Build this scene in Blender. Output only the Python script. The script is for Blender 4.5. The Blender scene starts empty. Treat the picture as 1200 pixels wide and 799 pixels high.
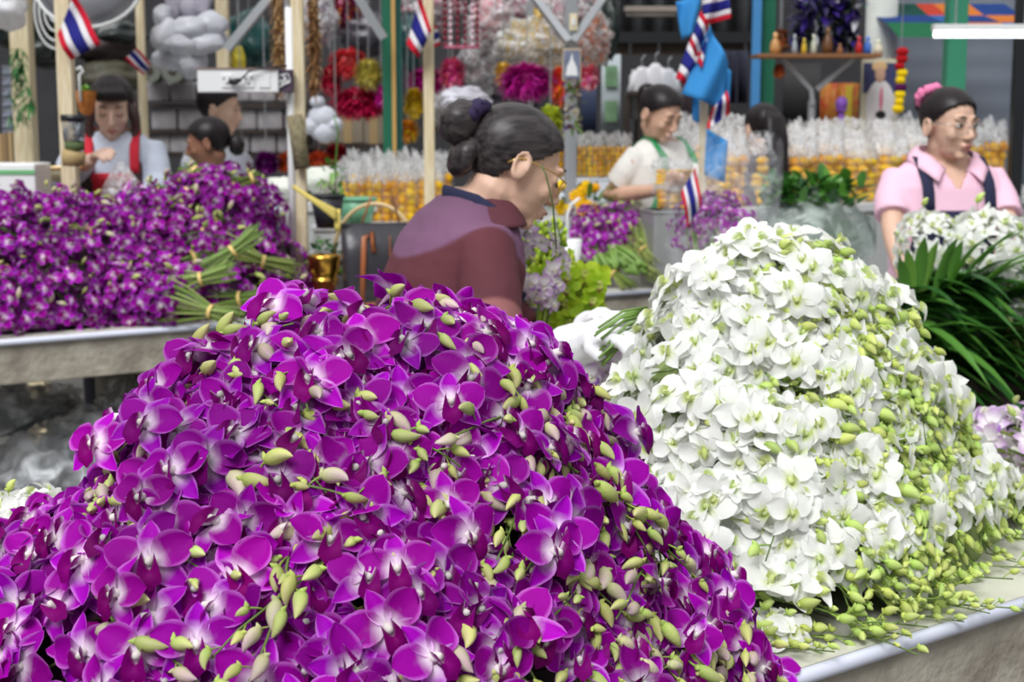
import bpy, bmesh, math, random
from math import sin, cos, pi, sqrt, radians, exp, atan2
from mathutils import Vector as V, Matrix, Euler, noise
random.seed(7)
R = random.random
def U(a, b): return a + (b - a) * random.random()
SC = bpy.context.scene
COL = SC.collection
# ---------------------------------------------------------------- camera
FPX = 1800.0
PITCH = math.atan((399.5 - 135) / FPX)
CAMZ = 1.5
cd = bpy.data.cameras.new('camera'); cam = bpy.data.objects.new('camera', cd); COL.objects.link(cam)
cam.location = (0, 0, CAMZ); cam.rotation_euler = (pi / 2 - PITCH, 0, 0)
cd.sensor_width = 36; cd.lens = 36 * FPX / 1200; cd.clip_start = 0.05; cd.clip_end = 200
cd.dof.use_dof = True; cd.dof.focus_distance = 1.72; cd.dof.aperture_fstop = 9
SC.camera = cam
def at(u, v, Y):
    a = (u - 600) / FPX; b = -(v - 399.5) / FPX
    dy = b * sin(PITCH) + cos(PITCH); dz = b * cos(PITCH) - sin(PITCH)
    t = Y / dy
    return V((a * t, Y, CAMZ + dz * t))
def pw(px, Y): return px * Y / FPX           # a width in pixels at depth Y, in metres
# ---------------------------------------------------------------- objects
def tag(o, label=None, cat=None, group=None, kind=None):
    if label: o['label'] = label
    if cat: o['category'] = cat
    if group: o['group'] = group
    if kind: o['kind'] = kind
    return o
def empty(name, loc, label=None, cat=None, group=None, rot=(0, 0, 0), scale=1):
    o = bpy.data.objects.new(name, None); COL.objects.link(o)
    o.location = loc; o.rotation_euler = rot; o.scale = (scale,) * 3
    o.empty_display_size = .02
    return tag(o, label, cat, group)
def mesh(name, vs, fs, mats, parent=None, smooth=True, cols=None, mi=None):
    me = bpy.data.meshes.new(name)
    me.from_pydata([tuple(v) for v in vs], [], fs)
    if not isinstance(mats, (list, tuple)): mats = [mats]
    for m in mats: me.materials.append(m)
    if smooth: me.polygons.foreach_set('use_smooth', [True] * len(me.polygons))
    if mi: me.polygons.foreach_set('material_index', mi)
    if cols:
        ca = me.color_attributes.new('Col', 'FLOAT_COLOR', 'POINT')
        flat = []
        for c in cols: flat += [c[0], c[1], c[2], 1.0]
        ca.data.foreach_set('color', flat)
    me.update()
    return me
def link(name, me, parent=None, M=None):
    o = bpy.data.objects.new(name, me); COL.objects.link(o)
    if parent: o.parent = parent
    if M is not None: o.matrix_local = M
    return o
class MB:
    """collects geometry for one mesh"""
    def __init__(s): s.v = []; s.f = []; s.c = []; s.m = []; s.cur = (1, 1, 1); s.mi = 0
    def add(s, vs, fs, cols=None):
        n = len(s.v); s.v += [V(v) for v in vs]; s.f += [tuple(i + n for i in f) for f in fs]
        s.c += cols if cols else [s.cur] * len(vs); s.m += [s.mi] * len(fs)
        return s
    def box(s, c, size, rz=0, rot=None, taper=1.0):
        hx, hy, hz = size[0] / 2, size[1] / 2, size[2] / 2
        M = (rot.to_matrix() if rot else Euler((0, 0, rz)).to_matrix())
        vs = []
        for z in (-1, 1):
            k = taper if z > 0 else 1
            for x, y in ((-1, -1), (1, -1), (1, 1), (-1, 1)): vs.append(V(c) + M @ V((x * hx * k, y * hy * k, z * hz)))
        return s.add(vs, [(0, 3, 2, 1), (4, 5, 6, 7), (0, 1, 5, 4), (1, 2, 6, 5), (2, 3, 7, 6), (3, 0, 4, 7)])
    def tube(s, pts, rad, n=6, cap=True, squash=1.0, side=None):
        pts = [V(p) for p in pts]; m = len(pts)
        if not isinstance(rad, (list, tuple)): rad = [rad] * m
        vs = []; prev = None
        for i, p in enumerate(pts):
            d = (pts[min(i + 1, m - 1)] - pts[max(i - 1, 0)])
            d = d.normalized() if d.length > 1e-9 else V((0, 0, 1))
            if side is not None: a = (V(side) - d * d.dot(V(side)))
            elif prev is None: a = d.orthogonal()
            else: a = prev - d * d.dot(prev)
            a = a.normalized() if a.length > 1e-9 else d.orthogonal().normalized()
            prev = a; b = d.cross(a)
            for k in range(n):
                t = 2 * pi * k / n
                vs.append(p + a * (cos(t) * rad[i]) + b * (sin(t) * rad[i] * squash))
        fs = [(i * n + k, i * n + (k + 1) % n, (i + 1) * n + (k + 1) % n, (i + 1) * n + k) for i in range(m - 1) for k in range(n)]
        if cap: fs += [tuple(reversed(range(n))), tuple(range((m - 1) * n, m * n))]
        return s.add(vs, fs)
    def lathe(s, prof, c=(0, 0, 0), n=16, M=None, a0=0, a1=2 * pi):
        full = abs(a1 - a0 - 2 * pi) < 1e-6; k1 = n if full else n + 1
        vs = []
        for (r, z) in prof:
            for k in range(k1):
                t = a0 + (a1 - a0) * k / n
                p = V((r * cos(t), r * sin(t), z))
                vs.append((M @ p if M is not None else p) + V(c))
        fs = []
        for i in range(len(prof) - 1):
            for k in range(n if full else n):
                k2 = (k + 1) % k1 if full else k + 1
                fs.append((i * k1 + k, i * k1 + k2, (i + 1) * k1 + k2, (i + 1) * k1 + k))
        return s.add(vs, fs)
    def ell(s, c, r, n=12, m=8, rot=None, fn=None):
        if not isinstance(r, (list, tuple)): r = (r, r, r)
        M = rot.to_matrix() if rot else None
        vs = []
        for i in range(m + 1):
            ph = pi * i / m
            for k in range(n):
                t = 2 * pi * k / n
                p = V((sin(ph) * cos(t) * r[0], sin(ph) * sin(t) * r[1], cos(ph) * r[2]))
                if fn: p = fn(p)
                vs.append((M @ p if M is not None else p) + V(c))
        fs = [(i * n + k, (i + 1) * n + k, (i + 1) * n + (k + 1) % n, i * n + (k + 1) % n) for i in range(m) for k in range(n)]
        return s.add(vs, fs)
    def grid(s, fn, nu, nv, cfn=None):
        vs = []; cs = []
        for i in range(nu + 1):
            for j in range(nv + 1):
                a, b = i / nu, j / nv
                vs.append(fn(a, b)); cs.append(cfn(a, b) if cfn else s.cur)
        fs = [(i * (nv + 1) + j, (i + 1) * (nv + 1) + j, (i + 1) * (nv + 1) + j + 1, i * (nv + 1) + j + 1) for i in range(nu) for j in range(nv)]
        return s.add(vs, fs, cs)
    def loft(s, rings, n=16, side=(1, 0, 0), power=2.0):
        """rings: (centre, half width along side, half depth); planes follow the path"""
        m = len(rings); P = [V(r[0]) for r in rings]; vs = []
        for i in range(m):
            d = (P[min(i + 1, m - 1)] - P[max(i - 1, 0)]).normalized()
            a = V(side) - d * d.dot(V(side)); a.normalize(); b = d.cross(a)
            for k in range(n):
                t = 2 * pi * k / n; ct, st = cos(t), sin(t)
                ex = 2 / power
                vs.append(P[i] + a * (math.copysign(abs(ct) ** ex, ct) * rings[i][1]) + b * (math.copysign(abs(st) ** ex, st) * rings[i][2]))
        fs = [(i * n + k, i * n + (k + 1) % n, (i + 1) * n + (k + 1) % n, (i + 1) * n + k) for i in range(m - 1) for k in range(n)]
        fs += [tuple(reversed(range(n))), tuple(range((m - 1) * n, m * n))]
        return s.add(vs, fs)
    def build(s, name, mats, parent=None, smooth=False, bevel=0, local=None, col=False):
        vs = s.v
        if local is not None: vs = [v - V(local) for v in vs]
        me = mesh(name, vs, s.f, mats, smooth=smooth, cols=s.c if col else None, mi=s.m if isinstance(mats, (list, tuple)) else None)
        o = link(name, me, parent)
        if local is not None and parent is None: o.location = local
        if bevel:
            b = o.modifiers.new('bevel', 'BEVEL'); b.width = bevel; b.segments = 2; b.limit_method = 'ANGLE'
        return o
def bake_remesh(o, voxel, smooth=6):
    """one continuous surface from overlapping volumes"""
    r = o.modifiers.new('r', 'REMESH'); r.mode = 'VOXEL'; r.voxel_size = voxel; r.use_smooth_shade = True
    if smooth:
        k = o.modifiers.new('s', 'SMOOTH'); k.factor = .5; k.iterations = smooth
    dg = bpy.context.evaluated_depsgraph_get(); dg.update()
    me = bpy.data.meshes.new_from_object(o.evaluated_get(dg))
    mats = [m for m in o.data.materials]
    o.modifiers.clear(); o.data = me
    if not me.materials:
        for m in mats: me.materials.append(m)
    me.polygons.foreach_set('use_smooth', [True] * len(me.polygons))
    return o
def kids(o): return [c for c in KIDS.get(o.name, [])]
def copy_tree(o, loc=None, rot=None, scale=None, label=None, group=None):
    r = o.copy(); COL.objects.link(r)
    if loc is not None: r.location = loc
    if rot is not None: r.rotation_euler = rot
    if scale is not None: r.scale = (scale,) * 3 if not isinstance(scale, (tuple, list)) else scale
    if label: r['label'] = label
    if group: r['group'] = group
    for ch in list(o.children):
        c = ch.copy(); COL.objects.link(c); c.parent = r
        for g in list(ch.children):
            d = g.copy(); COL.objects.link(d); d.parent = c
    return r
# ---------------------------------------------------------------- materials
MATS = {}
def nodes(name):
    m = bpy.data.materials.new(name); m.use_nodes = True
    nt = m.node_tree; b = nt.nodes['Principled BSDF']
    return m, nt, b
def lin(c):
    """sRGB 0..255 -> linear"""
    return tuple(((x / 255) / 12.92 if x / 255 <= .04045 else ((x / 255 + .055) / 1.055) ** 2.4) for x in c)
def mat(name, rgb, rough=.6, metal=0, noise_amt=0, scale=8, bump=0, bscale=60, rgb2=None, spec=None, trans=0, coat=0, stretch=None):
    if name in MATS: return MATS[name]
    m, nt, b = nodes(name); N = nt.nodes; L = nt.links
    c = lin(rgb)
    b.inputs['Base Color'].default_value = (*c, 1); b.inputs['Roughness'].default_value = rough; b.inputs['Metallic'].default_value = metal
    if spec is not None: b.inputs['Specular IOR Level'].default_value = spec
    if coat: b.inputs['Coat Weight'].default_value = coat
    tc = N.new('ShaderNodeTexCoord'); src = tc.outputs['Object']
    if stretch:
        mp = N.new('ShaderNodeMapping'); mp.inputs['Scale'].default_value = stretch; L.new(src, mp.inputs['Vector']); src = mp.outputs['Vector']
    if noise_amt:
        nz = N.new('ShaderNodeTexNoise'); nz.inputs['Scale'].default_value = scale; nz.inputs['Detail'].default_value = 6
        L.new(src, nz.inputs['Vector'])
        rp = N.new('ShaderNodeValToRGB'); L.new(nz.outputs['Fac'], rp.inputs['Fac'])
        c2 = lin(rgb2) if rgb2 else tuple(x * (1 - noise_amt) for x in c)
        rp.color_ramp.elements[0].position = .35; rp.color_ramp.elements[1].position = .65
        rp.color_ramp.elements[0].color = (*c2, 1); rp.color_ramp.elements[1].color = (*c, 1)
        L.new(rp.outputs['Color'], b.inputs['Base Color'])
    if bump:
        nb = N.new('ShaderNodeTexNoise'); nb.inputs['Scale'].default_value = bscale; nb.inputs['Detail'].default_value = 4
        L.new(src, nb.inputs['Vector'])
        bp = N.new('ShaderNodeBump'); bp.inputs['Strength'].default_value = bump; bp.inputs['Distance'].default_value = .01
        L.new(nb.outputs['Fac'], bp.inputs['Height']); L.new(bp.outputs['Normal'], b.inputs['Normal'])
    if trans:
        out = N['Material Output']; tr = N.new('ShaderNodeBsdfTranslucent'); mx = N.new('ShaderNodeMixShader')
        mx.inputs[0].default_value = trans; tr.inputs['Color'].default_value = (*c, 1)
        L.new(b.outputs[0], mx.inputs[1]); L.new(tr.outputs[0], mx.inputs[2]); L.new(mx.outputs[0], out.inputs['Surface'])
    MATS[name] = m
    return m
def petal_mat(name, rough=.45, trans=.35, var=.22, hue=.02, bump=.25, spec=.22, bscale=260):
    m, nt, b = nodes(name); N = nt.nodes; L = nt.links
    at_ = N.new('ShaderNodeAttribute'); at_.attribute_name = 'Col'
    oi = N.new('ShaderNodeObjectInfo')
    hs = N.new('ShaderNodeHueSaturation')
    mr = N.new('ShaderNodeMapRange'); mr.inputs['To Min'].default_value = 1 - var; mr.inputs['To Max'].default_value = 1 + var * .6
    L.new(oi.outputs['Random'], mr.inputs['Value']); L.new(mr.outputs[0], hs.inputs['Value'])
    mh = N.new('ShaderNodeMath'); mh.operation = 'MULTIPLY'; mh.inputs[1].default_value = 7.31
    L.new(oi.outputs['Random'], mh.inputs[0])
    mf = N.new('ShaderNodeMath'); mf.operation = 'FRACT'; L.new(mh.outputs[0], mf.inputs[0])
    m2 = N.new('ShaderNodeMapRange'); m2.inputs['To Min'].default_value = .5 - hue; m2.inputs['To Max'].default_value = .5 + hue
    L.new(mf.outputs[0], m2.inputs['Value']); L.new(m2.outputs[0], hs.inputs['Hue'])
    L.new(at_.outputs['Color'], hs.inputs['Color'])
    L.new(hs.outputs[0], b.inputs['Base Color']); b.inputs['Roughness'].default_value = rough; b.inputs['Specular IOR Level'].default_value = spec
    tc = N.new('ShaderNodeTexCoord')
    nz = N.new('ShaderNodeTexNoise'); nz.inputs['Scale'].default_value = bscale; nz.inputs['Detail'].default_value = 3; L.new(tc.outputs['Object'], nz.inputs['Vector'])
    bp = N.new('ShaderNodeBump'); bp.inputs['Strength'].default_value = bump; bp.inputs['Distance'].default_value = .002
    L.new(nz.outputs['Fac'], bp.inputs['Height']); L.new(bp.outputs['Normal'], b.inputs['Normal'])
    tr = N.new('ShaderNodeBsdfTranslucent'); L.new(hs.outputs[0], tr.inputs['Color'])
    mx = N.new('ShaderNodeMixShader'); mx.inputs[0].default_value = trans
    L.new(b.outputs[0], mx.inputs[1]); L.new(tr.outputs[0], mx.inputs[2]); L.new(mx.outputs[0], N['Material Output'].inputs['Surface'])
    MATS[name] = m
    return m
def plastic_mat(name, tint=(235, 240, 245), opac=.25, rough=.15, wr=14, bump=.9):
    """thin crinkled clear film"""
    m, nt, b = nodes(name); N = nt.nodes; L = nt.links
    b.inputs['Base Color'].default_value = (*lin(tint), 1); b.inputs['Roughness'].default_value = rough; b.inputs['Specular IOR Level'].default_value = 1.0
    tc = N.new('ShaderNodeTexCoord'); nz = N.new('ShaderNodeTexNoise'); nz.inputs['Scale'].default_value = wr; nz.inputs['Detail'].default_value = 5; nz.inputs['Distortion'].default_value = 1.5
    L.new(tc.outputs['Object'], nz.inputs['Vector'])
    bp = N.new('ShaderNodeBump'); bp.inputs['Strength'].default_value = bump; bp.inputs['Distance'].default_value = .03
    L.new(nz.outputs['Fac'], bp.inputs['Height']); L.new(bp.outputs['Normal'], b.inputs['Normal'])
    rp = N.new('ShaderNodeValToRGB'); rp.color_ramp.elements[0].position = .42; rp.color_ramp.elements[1].position = .62
    rp.color_ramp.elements[0].color = (opac * .45,) * 3 + (1,); rp.color_ramp.elements[1].color = (min(1, opac * 2),) * 3 + (1,)
    L.new(nz.outputs['Fac'], rp.inputs['Fac'])
    tp = N.new('ShaderNodeBsdfTransparent'); mx = N.new('ShaderNodeMixShader')
    L.new(rp.outputs['Color'], mx.inputs[0]); L.new(tp.outputs[0], mx.inputs[1]); L.new(b.outputs[0], mx.inputs[2])
    L.new(mx.outputs[0], N['Material Output'].inputs['Surface'])
    MATS[name] = m
    return m
def emis(name, rgb, s):
    m, nt, b = nodes(name)
    b.inputs['Emission Color'].default_value = (*lin(rgb), 1); b.inputs['Emission Strength'].default_value = s; b.inputs['Base Color'].default_value = (.8, .8, .8, 1)
    MATS[name] = m
    return m
M_PETAL = petal_mat('orchid_petal', var=.36, hue=.014, trans=.3, spec=.1, rough=.6)
M_WPETAL = petal_mat('white_orchid_petal', var=.06, hue=.01, trans=.4)
M_BUD = petal_mat('orchid_bud', rough=.5, trans=.12, var=.2, hue=.02)
M_STEM = mat('orchid_stem', (112, 140, 62), .5, noise_amt=.35, scale=30, trans=.1)
M_STEMD = mat('orchid_stem_dark', (84, 112, 50), .5, noise_amt=.35, scale=30)
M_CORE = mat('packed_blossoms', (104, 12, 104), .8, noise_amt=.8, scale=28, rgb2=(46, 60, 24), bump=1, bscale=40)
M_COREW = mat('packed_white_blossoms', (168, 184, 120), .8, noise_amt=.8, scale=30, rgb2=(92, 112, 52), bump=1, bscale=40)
# ---------------------------------------------------------------- light
w = bpy.data.worlds.new('world'); SC.world = w; w.use_nodes = True
wn = w.node_tree.nodes; wl = w.node_tree.links
bg = wn['Background']
tcw = wn.new('ShaderNodeTexCoord'); sx = wn.new('ShaderNodeSeparateXYZ'); wl.new(tcw.outputs['Generated'], sx.inputs[0])
rw = wn.new('ShaderNodeValToRGB'); wl.new(sx.outputs['Z'], rw.inputs['Fac'])
rw.color_ramp.elements[0].position = 0; rw.color_ramp.elements[0].color = (.30, .31, .33, 1)
rw.color_ramp.elements[1].position = .8; rw.color_ramp.elements[1].color = (1, 1.0, 1.02, 1)
wl.new(rw.outputs[0], bg.inputs['Color']); bg.inputs['Strength'].default_value = .86
def sun(name, e, rot, ang):
    l = bpy.data.lights.new(name, 'SUN'); l.energy = e; l.angle = ang; o = bpy.data.objects.new(name, l); COL.objects.link(o); o.rotation_euler = rot
    return o
sun('daylight', 2.7, (radians(38), radians(-18), 0), radians(30))
SC.view_settings.view_transform = 'Standard'; SC.view_settings.look = 'None'; SC.view_settings.exposure = .14; SC.view_settings.gamma = 1
SC.view_settings.use_curve_mapping = False
SC.cycles.max_bounces = 8; SC.cycles.transparent_max_bounces = 24
SC.cycles.use_denoising = True
# ---------------------------------------------------------------- orchid flowers and buds
def mixc(a, b, t):
    t = max(0, min(1, t)); return tuple(a[i] * (1 - t) + b[i] * t for i in range(3))
def sstep(a, b, x):
    t = max(0, min(1, (x - a) / (b - a))); return t * t * (3 - 2 * t)
def petal(mb, L, W, ang, bend, cup, p, q, cf, z0=0, nu=7, nv=6, twist=0, tipk=0, lift=0):
    r = V((cos(ang), sin(ang), 0)); l = V((-sin(ang), cos(ang), 0)); z = V((0, 0, 1))
    ph = U(0, 6)
    def fn(a, b):
        s = b * 2 - 1
        w_ = (.16 * (1 - a) ** 2 + max(0, sin(pi * a ** p)) ** q) if a < 1 else 0
        ww = W * w_ * .5
        tw = twist * a
        wav = .0012 * sin(ph + 9 * a) * abs(s)
        zz = z0 + bend * L * a * a + lift * L * a + cup * s * s * ww * 1.2 + wav + tw * s * ww
        return r * (L * (.04 + .96 * a)) + l * (s * ww) + z * zz
    mb.grid(fn, nu, nv, lambda a, b: cf(a, abs(b * 2 - 1)))
def flower_mesh(name, kind, openness=1.0, size=1.0):
    """a moth-like dendrobium flower; origin on the stem, pedicel along +Z, face towards +Z, dorsal sepal towards +Y"""
    mb = MB()
    if kind == 'purple':
        deep = lin((150, 0, 140)); viol = lin((178, 4, 200)); pale = lin((252, 236, 252)); edge = lin((226, 140, 240)); lipc = lin((128, 0, 112)); thr = lin((236, 226, 214))
        def cfp(a, s): return mixc(mixc(pale, mixc(viol, deep, .75), sstep(.08, .42, a + .12 * s)), edge, .55 * sstep(.86, 1, s) * sstep(.2, .5, a))
        def cfs(a, s): return mixc(mixc(pale, mixc(deep, viol, .75), sstep(.16, .58, a + .08 * s)), edge, .8 * sstep(.72, 1, s))
        def cfl(a, s): return mixc(pale, lipc, sstep(.06, .24, a + .12 * s))
        ped = lin((190, 150, 180)); col = lin((242, 236, 232))
    elif kind == 'lilac':
        deep = lin((214, 180, 226)); pale = lin((250, 246, 250)); lipc = lin((176, 120, 206)); thr = lin((240, 240, 220))
        def cfp(a, s): return mixc(pale, deep, sstep(.3, .9, a))
        cfs = cfp
        def cfl(a, s): return mixc(thr, lipc, sstep(.3, .7, a))
        ped = lin((200, 200, 190)); col = lin((242, 240, 232))
    elif kind == 'green':
        g1 = lin((196, 224, 58)); g2 = lin((164, 200, 40)); lc = lin((140, 60, 80))
        def cfp(a, s): return mixc(g2, g1, a)
        cfs = cfp
        def cfl(a, s): return mixc(lin((210, 220, 120)), lc, sstep(.5, .9, a))
        ped = lin((150, 190, 60)); col = lin((230, 230, 150))
    else:
        wh = lin((250, 251, 249)); gr = lin((206, 222, 140)); 
        def cfp(a, s): return mixc(mixc(gr, wh, .45), wh, sstep(.0, .28, a))
        def cfs(a, s): return mixc(mixc(gr, wh, .3), wh, sstep(.0, .4, a))
        def cfl(a, s): return mixc(lin((198, 214, 130)), wh, sstep(.15, .55, a))
        ped = lin((196, 214, 140)); col = lin((226, 236, 170))
    zc = .026
    k = openness
    b0 = U(-.12, .12)
    # lateral sepals, dorsal sepal (narrow, pointed)
    petal(mb, .037 * U(.92, 1.05), .0185, radians(90 + U(-5, 5)), -.18 * k + b0 + (1 - k) * .6, .35, .92, .8, cfs, zc - .001, twist=U(-.2, .2))
    petal(mb, .038 * U(.92, 1.05), .0195, radians(222 + U(-6, 6)), -.15 * k + b0 + (1 - k) * .6, .3, .92, .8, cfs, zc - .001, twist=U(-.3, .3))
    petal(mb, .038 * U(.92, 1.05), .0195, radians(318 + U(-6, 6)), -.15 * k + b0 + (1 - k) * .6, .3, .92, .8, cfs, zc - .001, twist=U(-.3, .3))
    # the two broad petals
    petal(mb, .037 * U(.95, 1.06), .029, radians(22 + U(-6, 8)), .1 * U(-1, 1) - .1 + (1 - k) * .7, U(-.2, .4), 1.08, .62, cfp, zc + .001, nu=8, nv=8, twist=U(-.3, .3))
    petal(mb, .037 * U(.95, 1.06), .029, radians(158 + U(-8, 6)), .1 * U(-1, 1) - .1 + (1 - k) * .7, U(-.2, .4), 1.08, .62, cfp, zc + .001, nu=8, nv=8, twist=U(-.3, .3))
    # lip: folds up into a tube round the column, then flares down and out
    def lip(a, b):
        s = b * 2 - 1
        y = -.003 - .021 * a; z = zc + .001 + .010 * sin(min(1, a * 1.15) * pi * .62) - .006 * a * a
        wd = (.0062 + .0042 * max(0, sin(pi * min(1, a ** 1.6 * .98)))) * (1 - .8 * sstep(.7, 1, a))
        fold = (1 - sstep(.25, .75, a))
        return V((s * wd * (1 - .25 * fold), y + .010 * fold * s * s, z + fold * .009 * s * s))
    mb.grid(lip, 8, 6, lambda a, b: cfl(a, abs(b * 2 - 1)))
    mb.cur = col
    mb.tube([(0, .002, zc - .003), (0, .0, zc + .004), (0, -.002, zc + .010)], [.0045, .0040, .0026], 7)
    # spur and pedicel
    mb.cur = ped
    mb.tube([(0, 0, 0), (.001, .002, .008), (0, .001, .016), (0, -.001, .021), (0, 0, zc)], [.0011, .0012, .0022, .0040, .0048], 6)
    mb.tube([(0, -.002, zc - .003), (0, -.009, zc - .008), (0, -.012, zc - .013)], [.0042, .0028, .0008], 6)
    if size != 1: mb.v = [v * size for v in mb.v]
    return mesh(name, mb.v, mb.f, M_WPETAL if kind in ('white', 'lilac', 'green') else M_PETAL, cols=mb.c)
def bud_mesh(name, kind, L, fat, curve):
    mb = MB()
    if kind == 'purple': base, tip, back = lin((164, 190, 84)), lin((212, 216, 140)), lin((170, 140, 140))
    elif kind == 'purpled': base, tip, back = lin((188, 196, 120)), lin((220, 200, 196)), lin((168, 100, 160))
    elif kind == 'green': base, tip, back = lin((168, 200, 50)), lin((206, 226, 90)), lin((150, 190, 50))
    else: base, tip, back = lin((176, 202, 84)), lin((214, 226, 150)), lin((190, 210, 110))
    pl = U(.012, .018); z1 = pl
    mb.cur = mixc(base, lin((120, 150, 60)), .5)
    mb.tube([(0, 0, 0), (0, .002, pl * .5), (0, .005, pl), (0, .007, pl + .002)], [.0009, .001, .0012, .002], 6)
    n, m = 10, 9; vs = []; cs = []
    d0 = V((0, .0075, pl + .001))
    for i in range(m + 1):
        t = i / m
        r = fat * (max(0, sin(pi * t ** .72)) ** .75) + .0003
        if i in (0, m): r = .0002
        a = .5 + curve * t
        c = d0 + V((0, sin(a) * L * t, cos(a) * L * t))
        dd = V((0, sin(a + curve * t), cos(a + curve * t))); nn = V((0, cos(a + curve * t), -sin(a + curve * t)))
        for k in range(n):
            th = 2 * pi * k / n
            rr = r * (1 + .10 * cos(3 * th))
            vs.append(c + V((1, 0, 0)) * (cos(th) * rr) + nn * (sin(th) * rr * 1.1))
            cs.append(mixc(mixc(base, tip, t), back, .5 * sstep(.3, 1, abs(cos(1.5 * th))) * t))
    fs = [(i * n + k, i * n + (k + 1) % n, (i + 1) * n + (k + 1) % n, (i + 1) * n + k) for i in range(m) for k in range(n)]
    mb.add(vs, fs, cs)
    mb.cur = mixc(base, tip, .3)
    mb.tube([d0 + V((0, .003, .003)), d0 + V((0, -.003, .006)), d0 + V((0, -.006, .010))], [.0045 * fat / .006, .003, .0005], 6)
    return mesh(name, mb.v, mb.f, M_BUD, cols=mb.c)
FL = {k: [flower_mesh('flower', k, o) for o in op] for k, op in (('purple', (1, 1, .95, 1, .8, .9, 1, .55)), ('white', (1, .95, 1, .8, .9, .7, .5)), ('lilac', (1, .9, .7)), ('green', (1, .9, .7)))}
BD = {'purple': [bud_mesh('bud', 'purple', .034, .0068, .5), bud_mesh('bud', 'purple', .030, .0066, .9), bud_mesh('bud', 'purple', .025, .0056, .3), bud_mesh('bud', 'purpled', .033, .0075, .6), bud_mesh('bud', 'purple', .017, .0042, .4)],
      'white': [bud_mesh('bud', 'white', .027, .0070, .5), bud_mesh('bud', 'white', .024, .0064, .9), bud_mesh('bud', 'white', .020, .0056, .3), bud_mesh('bud', 'white', .013, .0044, .3)],
      'lilac': [bud_mesh('bud', 'purple', .022, .006, .5)], 'green': [bud_mesh('bud', 'green', .02, .006, .5)]}
def frame(pos, out, up, s=1.0, roll=0):
    z = out.normalized(); y = up - z * up.dot(z)
    y = y.normalized() if y.length > 1e-4 else z.orthogonal().normalized()
    x = y.cross(z)
    M = Matrix((x, y, z)).transposed()
    if roll: M = M @ Matrix.Rotation(roll, 3, 'Z')
    M = (M * s).to_4x4(); M.translation = pos
    return M
def rv(a=1.0): return V((U(-a, a), U(-a, a), U(-a, a)))
UP = V((0, 0, 1))
def spray_at(pts, nrm, kind, nf, nb, label, group, name='orchid_spray', fs=1.0, upbias=.7, spread=.75, stemr=.0022, stemmat=None, facing=None):
    """pts: stem polyline (world), nrm: outward direction at each point. Flowers on the older part, buds to the tip"""
    root = empty(name, pts[0], label, 'orchid', group)
    o0 = pts[0]; m = len(pts)
    mb = MB(); mb.tube([p - o0 for p in pts], [stemr * (1 - .55 * i / (m - 1)) for i in range(m)], 5)
    st = mb.build('stem', stemmat or M_STEM, root, smooth=True)
    tot = nf + nb
    for j in range(tot):
        t = .16 + .82 * (j + .5) / tot + U(-.02, .02); t = min(.995, t)
        q = t * (m - 1); i = min(m - 2, int(q)); f = q - i
        p = pts[i].lerp(pts[i + 1], f); n = nrm[i].lerp(nrm[i + 1], f)
        d = (pts[i + 1] - pts[i]).normalized(); sd = d.cross(n)
        side = (1 if j % 2 else -1)
        isb = j >= nf
        if not isb:
            out = n * 1.0 + sd * (side * U(.2, spread)) + d * U(-.1, .4) + rv(.22)
            if facing is not None: out = out + facing
            up = UP * upbias + rv(.6) + n * .2
            M = frame(p - o0, out, up, fs * U(.9, 1.1))
            link('flower', random.choice(FL[kind]), root, M)
        else:
            tt = (j - nf) / max(1, nb)
            out = n * .8 + sd * (side * U(.5, 1.2)) + d * U(.1, .7) + rv(.25)
            M = frame(p - o0, out, d + rv(.4), fs * U(.9, 1.1) * (1 - .42 * tt))
            link('bud', random.choice(BD[kind]), root, M)
    return root
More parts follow.
